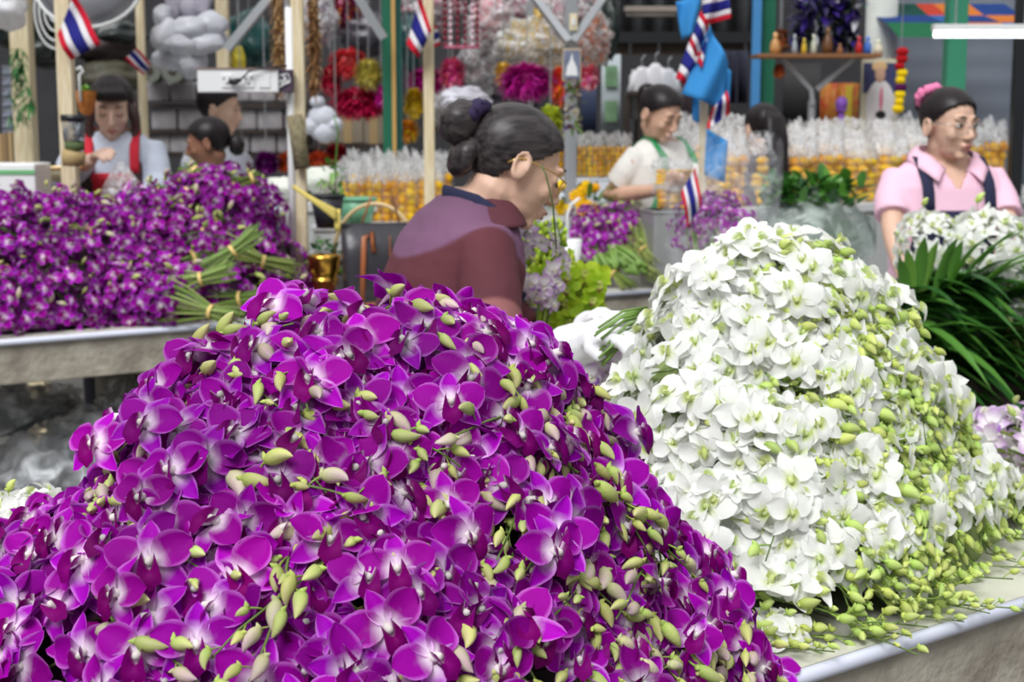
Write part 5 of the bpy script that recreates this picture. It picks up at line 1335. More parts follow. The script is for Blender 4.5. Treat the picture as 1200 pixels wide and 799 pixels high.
hz = at(309, 229, 6.0).z - CT; mb = MB(); mb.lathe([(.001, 0), (.044, 0), (.058, hz), (.052, hz), (.04, .01), (.001, .01)], n=24); mb.build('tub_body', mat('turquoise', (120, 204, 206), .35), t, smooth=True)
mb = MB(); mb.tube([(.06 * cos(2 * pi * i / 24), .06 * sin(2 * pi * i / 24), hz) for i in range(25)], .004, 6, cap=False); mb.build('rim', mat('turquoise', (0, 0, 0)), t, smooth=True)
t = empty('water_bottle_pack', (at(332, 268, 5.98).x, 6.0, CT), 'white carton with a blue printed band beside the turquoise tub', 'carton')
hz = at(332, 243, 6.0).z - CT; mb = MB(); mb.box((0, 0, hz / 2), (.10, .08, hz)); mb.build('carton', M_WHITE, t, bevel=.004); mb = MB(); mb.box((0, -.042, hz - .09), (.07, .003, .03)); mb.build('blue_label', mat('print_blue', (40, 110, 200), .5), t)
for i, (u, v, w2, h2, l) in enumerate(((330, 222, 26, 14, 'heap of folded white cloth left of the socket post'), (378, 212, 26, 16, 'heap of folded white cloth right of the socket post'))):
    hz = at(u, v, 6.75).z; t = empty('cloth_bundle', (at(u, v, 6.75).x, 6.75, hz), l, 'cloth'); b = blob((0, 0, 0), (pw(w2, 6.75), .10, pw(h2, 6.75)), 18, 12, .3); b.build('cloth', mat('cream_cloth', (226, 230, 220), .8, bump=.3), t, smooth=True)
block('back_table', (at(345, 0, 6.6).x - .30, 6.60, 0), (1, .1), 0, .62, .5, at(0, 238, 6.6).z - .0, 'small rear table under the folded white cloths', M_PALET, M_CONC2, 'table')
# bunches of red and orange flowers behind
def pomrow(u, v, Y, r, cols, label, grp=None): return pom('flower_bunch', u, v, Y, (pw(r, Y), pw(r, Y) * .7, pw(r * .95, Y)), cols, label, n=190, W=.03, cat='flowers', group=grp, drop=.1)
pomrow(312, 190, 7.3, 17, [lin((110, 10, 110)), lin((140, 20, 140))], 'deep purple flower bunch left of the orange ones')
pomrow(338, 190, 7.35, 16, [lin((206, 80, 40)), lin((226, 110, 50))], 'orange flower bunch just left of the socket post')
pomrow(374, 188, 7.35, 15, [lin((206, 70, 44)), lin((226, 100, 60))], 'orange flower bunch just right of the socket post')
pomrow(394, 180, 7.4, 15, [lin((176, 16, 36)), lin((206, 30, 50))], 'deep red flower bunch right of the orange ones')
pomrow(284, 196, 7.4, 12, [lin((196, 40, 110))], 'pink flower bunch beside the man elbow')
# ---------------------------------------------------------------- marigolds in plastic
def marigold_bag(name, w2, h2, d2, cols, strands_, label, group, top=.5, fluff=1.0):
    root = empty(name, (0, 0, 0), label, 'marigolds', group)
    for i in range(strands_):
        mb = MB(); x = (i + .5) / strands_ * w2 - w2 / 2; rr = w2 / strands_ * .5; nb_ = max(3, int(h2 / (rr * 1.3)))
        for j in range(nb_):
            z = rr + (h2 - rr) * j / nb_ + U(-.004, .004)
            for q in range(1):
                n0 = len(mb.v); mb.ell((x + U(-.006, .006), U(-.5, .5) * d2 * .3 - d2 * .15, z), (rr * U(.9, 1.15), rr * U(.9, 1.15), rr * .82), 12, 8, fn=lambda p: p * (1 + .13 * sin(9 * atan2(p.y, p.x)) * cos(p.z * 300)))
                cc = mixc(cols[0], cols[1], R()); mb.c = mb.c[:n0] + [mixc(cc, (cc[0] * .7, cc[1] * .4, 0), .35 * (q2 % 3) / 2) for q2 in range(len(mb.v) - n0)]
        mb.build('marigold_garland', M_MARI, root, smooth=True, col=True)
    mb = MB(); sd_ = U(0, 50)
    def fn(a, b):
        t = 2 * pi * b; z = -.005 + (h2 * (1 + top)) * a; k_ = 1.08 + (.10 * sin(5 * t + sd_) + .16 * noise.noise(V((4 * cos(t), 4 * sin(t), z * 30 + sd_)))) * (.3 + a * fluff)
        pinch = 1.0 if a < .6 else 1 - .35 * (a - .6) / .4 * (1 - .5 * fluff)
        return V((cos(t) * w2 * .54 * k_ * pinch, sin(t) * d2 * .62 * k_ * pinch, z + (.05 * noise.noise(V((6 * cos(t), 6 * sin(t), sd_))) * a)))
    mb.grid(fn, 14, 30)
    mb.m = [0 if (q2 // 30) < 14 / (1 + top) * .95 else 1 for q2 in range(len(mb.m))]
    mb.build('plastic_bag', [M_CLEAR0, M_CLEAR2], root, smooth=True)
    return root
YO = (lin((255, 214, 24)), lin((255, 192, 16)))
pr = [marigold_bag('marigold_bag', .17, .25, .12, YO, 3, 'x', None, top=.34) for _ in range(3)]
usedm = [0] * 3
def put_m(i, P, rz, s, label, group, tilt=0):
    if not usedm[i]: usedm[i] = 1; o = pr[i]; o.location = P; o.rotation_euler = (tilt, 0, rz); o.scale = s; o['label'] = label; o['group'] = group; return o
    return copy_tree(pr[i], P, (tilt, 0, rz), s, label, group)
GMR = 'bagged marigold garlands on the high counter'
for row in range(3):
    for i in range(11):
        s_ = -.66 + i * .195 + U(-.02, .02); 
        P = rl(s_, .10 + row * .20 + U(-.02, .02), 1.10); u, v = px_of(P)
        lab = ('clear bag of yellow marigold garlands on the high counter, behind the leaf bundle' if u < 1020 else 'clear bag of yellow marigold garlands on the high counter, behind the woman in pink')
        if row == 0 and s_ > .83: continue
        put_m(random.randrange(3), P, .58 + U(-.2, .2), (1, 1, U(.85, 1.0) + .12 * row), lab, GMR)
GMC = 'bagged marigold garlands behind the handbag'
for row in range(2):
    for i in range(4):
        u = 408 + i * 31 + row * 12; Y = 6.62 + row * .25 + (i * .06); P = V((at(u, 0, Y).x, Y, 1.0))
        put_m(random.randrange(3), P, U(-.2, .5), (.68, .8, .92 + .1 * row), 'tall clear bag of yellow marigold garlands standing behind the handbag', GMC)
GMM = 'bagged marigold garlands right of the picture post'
t = empty('serving_tray', (at(698, 208, 7.2).x, 7.2, at(698, 208, 7.2).z), 'long pale tray with blue dots under the bagged marigolds', 'tray')
mb = MB(); mb.box((0, 0, -.015), (pw(100, 7.2), .34, .03)); mb.build('tray_board', mat('pale_blue_board', (206, 212, 222), .4), t, bevel=.004)
mb = MB(); 
for s in (-1, 1): mb.box((s * .12, 0, -t.location.z / 2 - .02), (.05, .2, t.location.z - .04))
mb.build('trestle', M_DWOOD, t)
mb = MB(); M_ = Euler((radians(-58), 0, 0)).to_matrix()
mb.box((0, -.19, -.06), (pw(96, 7.2), .012, .14), rot=Euler((radians(-30), 0, 0))); q = mb.build('sloping_front', mat('pale_blue_board', (0, 0, 0)), t)
mb = MB()
for i in range(7):
    for j in range(2): mb.ell((-.16 + i * .05, -.205 - j * .02, -.045 - j * .04), (.009, .004, .009), 8, 6)
mb.build('blue_dots', mat('navy_dot', (36, 48, 90), .5), q, smooth=True)
for i in range(5):
    P = V((at(664 + i * 17, 0, 7.15).x, 7.15 + .06 * (i % 2), at(0, 208, 7.2).z)); put_m(random.randrange(3), P, U(-.2, .2), (.42, .6, .62), 'small clear bag of golden marigolds on the pale tray', GMM)
t = empty('produce_stand', (at(668, 230, 6.75).x, 6.78, 0), 'low grey stand with loose marigold garlands behind the bent woman face', 'stand')
mb = MB(); mb.box((0, 0, 1.055), (.26, .2, .03)); mb.build('stand_top', M_PALET, t, bevel=.003); mb = MB(); mb.box((0, 0, .52), (.2, .14, 1.04)); mb.build('stand_leg', M_CONC2, t)
for i in range(5):
    P = V((at(650 + i * 11, 0, 6.7).x, 6.7, 1.07)); t = empty('marigold_garland', P, 'loose coiled orange marigold garland between the woman face and the purple bunches', 'garland', 'loose marigold garlands'); t.rotation_euler = (0, U(-.4, .4), 0)
    mb = MB()
    for j in range(8):
        a = j * .8; n0 = len(mb.v); mb.ell((.03 * cos(a), -.01, .02 + .016 * j), (.022, .022, .018), 12, 8, fn=lambda p: p * (1 + .12 * sin(9 * atan2(p.y, p.x)))); mb.c = mb.c[:n0] + [mixc(*YO, R())] * (len(mb.v) - n0)
    mb.build('flowers', M_MARI, t, smooth=True, col=True)
for i, (u, v, Y, s, l) in enumerate(((788, 226, 6.42, (.95, .8, .42), 'clear bag of marigolds held by the woman in the green apron'), (786, 245, 6.4, (.8, .8, .34), 'clear bag of marigolds lying on the steel box'))):
    put_m(i, at(u, v, Y), .3, s, l, None) if False else copy_tree(pr[i], at(u, v, Y), (0, 0, .3), s, l, None)
for o in list(SC.objects):
    if o.get('label', '') .startswith('clear bag of marigolds') and 'group' in o: del o['group']
t = empty('steel_box', (at(782, 300, 6.35).x, 6.4, CT), 'grey steel box on the counter beside the purple bunches', 'box')
hz = at(782, 246, 6.35).z - CT
mb = MB(); mb.box((0, 0, hz / 2), (pw(48, 6.35), .2, hz), rz=.2); mb.build('box_body', mat('brushed_steel', (168, 170, 170), .4, metal=.4, noise_amt=.1), t, bevel=.004)
mb = MB(); mb.box((0, 0, hz - .006), (pw(50, 6.35), .21, .012), rz=.2); mb.build('lid', mat('brushed_steel', (0, 0, 0)), t, bevel=.003)
# cup with straw
t = empty('drinking_cup', (at(669, 300, 6.2).x, 6.2, CT), 'white takeaway cup with a bent straw beside the lime orchids', 'cup')
mb = MB(); mb.lathe([(.001, 0), (.030, 0), (.044, .205), (.040, .205), (.027, .005), (.001, .005)], n=24); mb.build('cup_body', M_WHITE, t, smooth=True)
mb = MB(); mb.tube([(-.01, 0, .05), (-.015, 0, .30), (.0, 0, .345), (.035, 0, .37)], .006, 8); mb.build('straw', M_WHITE, t, smooth=True)
# orchids in a plastic sleeve
def sleeve(name, P, r, h, top, m, label, cat='bag', cone=1.5, tilt=0):
    t = empty(name, P, label, cat, rot=(0, tilt, 0)); mb = MB(); sd_ = U(0, 30)
    def fn(a, b):
        th = 2 * pi * b; q = r * (.55 + .45 * min(1, a * 2.4)) * (1 + (cone - 1) * max(0, a - .5)) * (1 + .07 * sin(5 * th + sd_ + a * 3) + .10 * noise.noise(V((3 * cos(th), 3 * sin(th), a * 6 + sd_))))
        return V((cos(th) * q, sin(th) * q, h * a + .05 * a * sin(2 * th + sd_)))
    mb.grid(fn, 24, 40); mb.build('film', m, t, smooth=True); return t
t = bunch_proto('purple', 46, 0, 'purple orchids wrapped in a clear plastic sleeve, right of the flag pole', 'orchids', None, ax=(.17, .13, .13), name='wrapped_orchids', fs=.85, loc=(0, 0, 0))
t.location = at(850, 268, 5.5); t.rotation_euler = (0, radians(35), radians(-90)); t['label'] = 'purple orchid bunch inside the clear plastic sleeve, right of the flag pole'
t2 = copy_tree(t, at(826, 268, 5.55), (0, radians(30), radians(-100)), 1, 'purple orchid bunch at the left in the plastic sleeve, below the flag pole', None)
sleeve('plastic_sleeve', V((at(846, 300, 5.5).x, 5.5, CT)), .20, .60, .7, M_CLEAR, 'clear crinkled plastic sleeve round the purple orchids by the flag pole', cone=1.15)
# leaf bundle
t = empty('leaf_bundle', at(950, 232, 5.75), 'bundle of glossy green leaves wrapped in grey plastic, left of the woman in pink', 'leaves')
mb = MB()
for i in range(150):
    d = rv(); d.z = abs(d.z) + .2; d.y -= .3; leaf(mb, (U(-.17, .17), U(-.10, .08), U(-.03, .06)), d, U(.07, .12), U(.03, .048), .3, c=random.choice(LG + LB[1:2]))
mb.build('leaves', M_LEAF, t, smooth=True, col=True)
b = blob((0.01, .02, -.15), (.235, .17, .18), 36, 24, .16, 5, 3); b.build('plastic_wrap', plastic_mat('grey_film', (176, 190, 184), opac=.62, wr=7, rough=.25), t, smooth=True)
b = blob((0.0, .03, -.16), (.19, .13, .15), 20, 14, .3, 5, 3); b.c = [LG[1]] * len(b.v); b.build('packed_leaves', M_LEAF, t, smooth=True, col=True)
# strap leaves and white flowers on the low table
t = empty('strap_leaf_bundle', V((at(1150, 400, 4.15).x, 4.15, .80)), 'sheaf of long dark strap leaves on the low table, right of the white heap', 'leaves')
mb = MB()
for i in range(280):
    row = R(); x0 = U(-.26, .06); z0 = U(.01, .28); d = V((U(.25, 1.0), U(-.65, .1), U(-.25, .34) + z0 * .7))
    leaf(mb, (x0, U(-.10, .10), z0), d, U(.14, .28), U(.032, .048), U(.2, .7), c=random.choice(LG[:3]), nseg=7, fold=.4)
for x0, z0, d in ((-.16, .22, (.25, -.2, 1)), (-.10, .25, (.4, -.2, .8)), (-.22, .22, (-.2, -.2, 1)), (-.03, .26, (.9, -.2, .8)), (.02, .24, (1, -.2, .25)), (-.13, .26, (.05, -.2, 1)), (-.05, .3, (.6, -.2, 1.0)), (-.2, .24, (.05, -.3, .9))):
    for q in range(2): leaf(mb, (x0 + U(-.02, .02), -.10, z0), V(d) + rv(.12), U(.17, .24), (.034), .3, c=random.choice(LG[2:] + LB[1:2]), nseg=7, fold=.4)
mb.build('leaves', M_LEAF, t, smooth=True, col=True)
mb2 = blob((-.05, .06, .13), (.20, .12, .14), 20, 14, .3, 4); mb2.c = [LG[1]] * len(mb2.v); mb2.build('packed_leaves', M_LEAF, t, smooth=True, col=True)
tw = bunch_proto('white', 44, 4, '', 'orchids', None, ax=(.14, .11, .10), name='white_orchid_bunch', fs=1.15, loc=(0, 0, 0))
tw.location = at(1165, 300, 4.2); tw.rotation_euler = (0, radians(60), radians(-70)); tw['label'] = 'white orchid bunch above the strap leaves, against the apron of the woman in pink'
copy_tree(tw, at(1090, 292, 4.22), (0, radians(70), radians(-100)), .8, 'smaller white orchid bunch among the strap leaves, near the white heap top')
copy_tree(tw, at(1195, 345, 4.15), (0, radians(60), radians(-60)), .75, 'white orchid bunch at the right edge, lying over the strap leaves')
# lilac orchids
tl_ = bunch_proto('lilac', 30, 3, '', 'orchids', None, ax=(.13, .10, .08), name='lilac_orchid_bunch', fs=1.0, loc=(0, 0, 0))
tl_.location = at(1192, 520, 2.95); tl_.rotation_euler = (0, radians(20), radians(40)); tl_['label'] = 'pale lilac orchid bunch at the right edge, behind the white heap'
copy_tree(tl_, at(622, 322, 3.12), (0, radians(80), radians(-90)), .75, 'pale lilac orchid bunch beside the lime green orchids, under the bent woman face')
copy_tree(tl_, at(680, 445, 2.56), (0, radians(30), radians(180)), .7, 'pale lilac orchid bunch in the gap below the white cuff')
copy_tree(tw, at(26, 628, 1.98), (0, radians(20), radians(150)), .62, 'few white orchids at the far left behind the front heap')
# lime green orchids
t = empty('lime_orchid_bunch', V((.07, 3.3, .93)), 'lime green orchid bunch with tall budded spikes, in front of the bent woman', 'orchids')
def addw(kindlist, name, P, out, s): link(name, random.choice(kindlist), t, frame(P - t.location, out, UP + rv(.5), s))
for i in range(95):
    u = U(628, 704); v = U(322, 392); P = at(u, v, 3.3 + U(-.04, .05)); addw(FL['green'], 'flower', P, V((U(-.6, .6), -1, U(0, .7))), U(.75, .95))
for sp_ in range(9):
    u0 = 622 + sp_ * 8; base = at(u0 + 12, 380, 3.32); tip = at(u0 + U(-6, 4), (258, 262, 285, 275, 262, 300, 310, 320, 330)[sp_], 3.30)
    mb = MB(); mb.tube([base - t.location, (base + tip) / 2 - t.location + V((.01, 0, 0)), tip - t.location], [.004, .003, .0015], 6); mb.build('stem', M_STEM, t, smooth=True)
    for j in range(26):
        q = .25 + .73 * j / 26; P = base.lerp(tip, q); a = j * 2.4
        addw(BD['green'], 'bud', P, V((cos(a), sin(a) - .3, .7)), 1.35 * (1.15 - .6 * q))
# cut green stems of the white orchids in the gloved hand
sp = []
for i in range(15):
    a = at(U(694, 712), 384 + i * 3.2, 2.42 + U(-.04, .04)); b = at(758, 360 + i * 2.0, 2.44); b = a + (b - a) * 1.0
    sp.append((a, b, .0022))
stalks('cut_stems', sp, 'thin green cut stems gathered at the left side of the white heap')
t = empty('leafy_twig', at(640, 275, 2.95), 'thin bare twig curving up before the woman chin', 'twig')
mb = MB(); mb.tube([at(652, 292, 2.95) - t.location, at(648, 240, 2.93) - t.location, at(640, 205, 2.92) - t.location, at(634, 193, 2.92) - t.location], .0017, 6); mb.build('stem', M_STEMD, t, smooth=True)
# ---------------------------------------------------------------- altar shelf and right background
t = empty('altar_shelf', at(960, 66, 8.0), 'wooden altar shelf crowded with small figures and flowers, before the white column', 'shelf')
W8 = pw(1, 8.0)
mb = MB(); mb.box((-4 * W8, 0, 0), (142 * W8, .22, .02)); mb.build('shelf_board', mat('altar_wood', (140, 96, 60), .6), t, bevel=.003)
mb = MB(); mb.tube([(-42 * W8, 0, -.01), (-8 * W8, 0, -38 * W8), (-6 * W8, 0, -55 * W8)], .016, 4); mb.tube([(40 * W8, 0, -.01), (-2 * W8, 0, -38 * W8)], .016, 4); mb.build('bracket', M_GREY, t)
mb = MB(); mb.tube([(-6 * W8, .02, -50 * W8), (-6 * W8, .02, -t.location.z)], .02, 6); mb.build('stand_pole', M_GREY, t)
GA = 'small figures and bottles on the altar shelf'
altar = ((-52, 24, 12, (206, 150, 90), 'brown seated figurine at the left end of the altar shelf'), (-30, 22, 6, (176, 186, 196), 'grey glass bottle near the left end of the altar shelf'), (-19, 18, 6, (226, 190, 50), 'yellow bottle on the altar shelf'), (-8, 22, 7, (206, 210, 190), 'pale vase on the altar shelf'), (8, 30, 12, (110, 74, 44), 'dark brown carved figure in the middle of the altar shelf'), (22, 12, 8, (150, 100, 60), 'short brown figurine on the altar shelf'),
         (44, 20, 8, (190, 30, 40), 'red bottle on the right part of the altar shelf'), (54, 20, 9, (60, 110, 200), 'blue capped jar on the altar shelf'), (66, 16, 11, (226, 216, 190), 'cream box-like jar at the right end of the altar shelf'))
for dx, hh, ww, c, l in altar:
    q = empty('altar_figurine' if 'fig' in l else 'altar_bottle', t.location + V((dx * W8, -.03, .01)), l, 'figurine' if 'fig' in l else 'bottle')
    mb = MB(); h1 = hh * W8; r1 = ww * W8 / 2
    mb.lathe([(.001, 0), (r1, 0), (r1 * 1.05, h1 * .3), (r1 * .8, h1 * .6), (r1 * .4, h1 * .72), (r1 * .35, h1 * .8)], n=14); mb.build('body', mat('altar_c%d' % dx, c, .4), q, smooth=True)
    mb = MB(); mb.ell((0, 0, h1 * .88), (r1 * .5, r1 * .5, h1 * .15), 10, 8); mb.build('head' if 'fig' in l else 'cap', mat('altar_top%d' % dx, tuple(min(255, x + 40) for x in c), .4), q, smooth=True)
t = empty('altar_flowers', at(970, 18, 8.05), 'dark violet and white artificial flowers above the altar shelf', 'flowers')
mb = MB()
for i in range(420):
    p = V((U(-1, 1), U(-.5, .5), U(-1, 1))); p = V((p.x * 36 * W8, p.y * .12, p.z * 26 * W8 - .02)); leaf(mb, p, rv(), U(.05, .09), .035, c=random.choice((lin((60, 40, 140)), lin((40, 36, 90)), lin((30, 30, 50)), lin((44, 60, 40)), lin((214, 214, 224)) if R() < .4 else lin((70, 50, 150)))), nseg=3)
mb.build('petals', M_LEAF, t, smooth=True, col=True)
mb = MB(); mb.tube([(0, 0, -.02), (0, 0, -.21)], .03, 8); mb.build('vase', M_WHITE, t, smooth=True)
pom('hanging_trinket', 916, 46, 8.0, (pw(9, 8), .05, pw(18, 8)), [lin((150, 100, 60)), lin((190, 90, 50)), lin((90, 60, 40))], 'brown dried flower trinket at the left end of the altar shelf', n=120, W=.02)
pom('hanging_trinket', 913, 82, 8.0, (pw(8, 8), .05, pw(10, 8)), [lin((206, 100, 50)), lin((176, 80, 40))], 'small orange trinket hanging under the altar shelf left end', n=80, W=.02)
t = empty('marigold_garland', at(1055, 92, 7.9), 'marigold garland with a violet band hanging beside the white column', 'garland')
mb = MB()
for j in range(9):
    v = -30 + j * 8; c = RDc if j < 3 else (lin((90, 20, 90)) if j == 5 else YO[0]); n0 = len(mb.v); mb.ell((U(-.008, .008), 0, -v * W8), (.028 + U(-.004, .006), .030, .022), 12, 8, fn=lambda p: p * (1 + .12 * sin(9 * atan2(p.y, p.x)))); mb.c = mb.c[:n0] + [c] * (len(mb.v) - n0)
mb.build('flowers', M_MARI, t, smooth=True, col=True); mb = MB(); mb.tube([(0, 0, .1), (0, 0, 2.7 - t.location.z)], .003, 5); mb.build('cord', M_GREY, t)
# poster of a man
t = empty('portrait_poster', at(1030, 112, 8.2), 'tall portrait poster of a man in a white shirt on the column', 'poster')
W2 = pw(1, 8.2)
mb = MB(); mb.box((0, 0, 0), (42 * W2, .01, 84 * W2)); mb.build('paper', mat('poster_cream', (222, 216, 190), .6), t)
mb = MB(); mb.box((0, -.007, 20 * W2), (38 * W2, .004, 34 * W2)); mb.build('dark_backdrop', mat('poster_navy', (60, 66, 110), .6), t)
def flatell(x, z, rx, rz, y, m, name):
    mb = MB(); mb.ell((x * W2, y, z * W2), (rx * W2, .003, rz * W2), 20, 10); mb.build(name, m, t, smooth=True)
flatell(1, -12, 17, 30, -.010, mat('poster_shirt', (236, 232, 236), .6), 'printed_shirt'); flatell(0, 24, 6, 9, -.013, M_SK2, 'printed_face'); flatell(-1, 33, 9, 6, -.012, mat('poster_hat', (226, 190, 140), .6), 'printed_hat'); flatell(2, -4, 2, 14, -.014, mat('poster_pink', (226, 120, 150), .6), 'printed_ribbon'); flatell(2, -22, 6, 5, -.014, M_BLACK, 'printed_camera')
t = empty('folding_screen', at(985, 126, 8.6), 'red and gold patterned cloth screen beside the portrait poster', 'screen')
mb = MB(); mb.grid(lambda a, b: V(((a - .5) * 44 * pw(1, 8.6), .02 * sin(14 * a), (b - .5) * 56 * pw(1, 8.6))), 24, 2); o = mb.build('cloth', mat('brocade', (190, 70, 40), .6, noise_amt=.6, scale=26, rgb2=(186, 140, 50)), t, smooth=True); s = o.modifiers.new('t', 'SOLIDIFY'); s.thickness = .01
mb = MB(); mb.box((8 * W2, -.03, 0), (8 * W2, .01, 52 * W2)); mb.build('gold_panel', mat('gold_cloth', (206, 186, 60), .6), t)
t = empty('cloth_bow', at(986, 132, 8.0), 'violet cloth bow hanging under the altar shelf', 'bow')
mb = MB(); mb.ell((0, 0, 10 * W2), (7 * W2, .03, 8 * W2), 14, 10); mb.ell((0, 0, -10 * W2), (4 * W2, .02, 18 * W2), 14, 10); mb.build('bow', mat('violet_cloth', (130, 80, 180), .6), t, smooth=True); mb = MB(); mb.tube([(0, 0, 4 * W2), (0, 0, 2 * W2)], .03, 10); mb.build('knot', mat('violet_cloth', (0, 0, 0)), t, smooth=True)
# patchwork canopy
t = empty('market_parasol', at(1125, 20, 8.4), 'patchwork market parasol edge in red, blue, green and orange above the grey shutter', 'parasol')
cols = [lin(c) for c in ((38, 120, 80), (60, 110, 180), (206, 70, 50), (226, 130, 50), (36, 70, 140), (24, 80, 70))]
W3 = pw(1, 8.4)
for i in range(8):
    for j in range(3):
        mb = MB(); x0, x1 = -85 + i * 22, -85 + (i + 1) * 22 - .2; z0, z1 = (24, 6, -6)[j], (6, -6, -26)[j]
        mb.cur = ([cols[5], cols[4], cols[0]][j] if i < 3 else ([cols[2], cols[1], cols[2]][j] if i == 3 else ([cols[3], cols[4], cols[3]][j] if i < 6 else [cols[4], cols[3], cols[1]][j])))
        mb.grid(lambda a, b: V(((x0 + (x1 - x0) * a) * W3, -.5 + .25 * (0, 1, 1.7)[j] + .25 * (1, .7, .5)[j] * b if False else (.0 - .3 * j - .3 * b + .6), (z0 + (z1 - z0) * b) * W3)), 2, 2)
        o = mb.build('cloth_panel', M_FLAG, t, col=True)
t = empty('tube_lamp', at(1160, 38, 7.2), 'lit white fluorescent tube lamp at the upper right', 'lamp')
W4 = pw(1, 7.2)
mb = MB(); mb.box((0, 0, .022), (132 * W4, .05, .028)); mb.build('housing', M_WHITE, t, bevel=.003)
mb = MB(); mb.tube([(-64 * W4, 0, -.008), (64 * W4, 0, -.008)], .016, 12); mb.build('tube', emis('tube_glow', (250, 252, 255), 3), t, smooth=True)
for s in (-1, 1): mb = MB(); mb.tube([(s * 40 * W4, 0, .03), (s * 40 * W4, 0, .9)], .004, 5); mb.build('hanger', M_GREY, t)
t = empty('tube_lamp', at(763, 14, 8.8), 'unlit dusty tube lamp below the corrugated sheet', 'lamp')
mb = MB(); mb.box((0, 0, .015), (62 * pw(1, 8.8), .06, .03)); mb.build('housing', mat('dusty_white', (150, 140, 132), .6), t, bevel=.003); mb = MB(); mb.tube([(-.14, 0, -.012), (.14, 0, -.012)], .014, 10); mb.build('tube', mat('dull_tube', (186, 180, 170), .4), t, smooth=True)
# dim stall interior behind the green apron woman
for i, (u, v, c, l) in enumerate(((752, 96, (206, 206, 210), 'white shirt hanging in the dim stall, left of the others'), (768, 92, (214, 214, 218), 'white shirt hanging in the middle in the dim stall'), (783, 98, (190, 192, 200), 'white shirt hanging in the dim stall, right of the others'))):
    t = thing('hanging_shirt', u, v, 9.4, l, 'shirt'); mb = MB(); mb.loft([((0, 0, -.22), .07, .03), ((0, 0, 0), .055, .03), ((0, 0, .06), .045, .025), ((0, 0, .09), .02, .02)], 16); mb.tube([(.03, 0, .06), (.075, 0, -.08)], .022, 8); mb.tube([(-.03, 0, .06), (-.075, 0, -.08)], .022, 8); mb.build('fabric', mat('shirt_c%d' % i, c, .8), t, smooth=True)
    mb = MB(); mb.tube([(0, 0, .08), (0, 0, .14), (.02, 0, .16)], .004, 6); mb.build('hanger_hook', M_GREY, t, smooth=True)
for i, (u, v, w2, h2, c, l) in enumerate(((742, 95, 10, 22, (190, 186, 190), 'white bottle on the dim rear shelf'), (815, 130, 26, 60, (54, 40, 44), 'dark draped coat behind the flag pole'), (716, 110, 22, 90, (176, 186, 190), 'pale poster board with green prints left of the green apron woman'), (690, 120, 18, 70, (48, 60, 90), 'dark blue door panel behind the picture post'), (940, 110, 44, 70, (44, 42, 44), 'dark panel under the altar shelf'), (860, 90, 30, 60, (40, 42, 60), 'dark navy sheet right of the flags'))):
    t = thing('wall_panel' if 'panel' in l or 'board' in l else ('rear_bottle' if 'bottle' in l else 'dark_drape'), u, v, 9.6, l, 'panel' if 'panel' in l or 'board' in l else ('bottle' if 'bottle' in l else 'cloth'))
    if 'bottle' in l: mb = MB(); mb.lathe([(.001, -.06), (.025, -.06), (.025, .03), (.010, .05), (.010, .07)], n=12); mb.build('bottle', mat('pn%d' % i, c, .5), t, smooth=True)
    else:
        mb = MB(); W9 = pw(1, 9.6); mb.grid(lambda a, b: V(((a - .5) * w2 * W9, (.03 if 'cloth' in l or 'drape' in l or 'coat' in l or 'sheet' in l else .0) * sin(18 * a), (b - .5) * h2 * W9)), 24, 2)
        o = mb.build('sheet', mat('pn%d' % i, c, .7, noise_amt=.15), t, smooth=True); s = o.modifiers.new('t', 'SOLIDIFY'); s.thickness = .02
        if 'green prints' in l:
            for k_ in (-1, 1): mb = MB(); mb.box((0, -.02, k_ * 20 * W9), (14 * W9, .004, 24 * W9)); mb.build('print', mat('green_print', (120, 160, 120), .6, noise_amt=.4, scale=12), t)
# trays at far left on the long counter back
t = empty('round_tray', (at(60, 212, 5.95).x, 5.95, at(60, 212, 5.95).z), 'shallow cream enamel basin behind the purple bundles at left', 'basin')
mb = MB(); mb.lathe([(.001, 0), (.08, 0), (.125, .05), (.12, .052), (.075, .008), (.001, .008)], n=30); mb.build('basin', mat('cream_enamel', (226, 222, 190), .3), t, smooth=True)
mb = MB(); mb.tube([(.125 * cos(2 * pi * i / 30), .125 * sin(2 * pi * i / 30), .05) for i in range(31)], .005, 6, cap=False); mb.build('rim', mat('brass', (0, 0, 0)), t, smooth=True)
t = empty('foam_box', (at(10, 212, 5.7).x, 5.7, CT), 'white foam box with a green stripe at the far left', 'box')
hz = at(10, 191, 5.7).z - CT
mb = MB(); mb.box((0, 0, hz / 2), (.26, .2, hz)); mb.build('box_body', M_WHITE, t, bevel=.006); mb = MB(); mb.box((0, -.102, hz - .03), (.26, .004, .016)); mb.build('green_stripe', mat('stripe_green', (110, 180, 120), .5), t)
# plastic bag in the girl's hand
t = empty('plastic_bag', at(142, 208, 5.85), 'thin clear plastic bag held up by the long-haired girl', 'bag')
mb = MB(); sd_ = 3
mb.grid(lambda a, b: V((cos(2 * pi * b) * (.012 + .07 * sin(pi * a * .62)) * (1 + .15 * sin(6 * b * pi)) + .0, sin(2 * pi * b) * (.012 + .04 * a), .06 - .20 * a)), 14, 24); mb.build('film', M_CLEAR2, t, smooth=True)
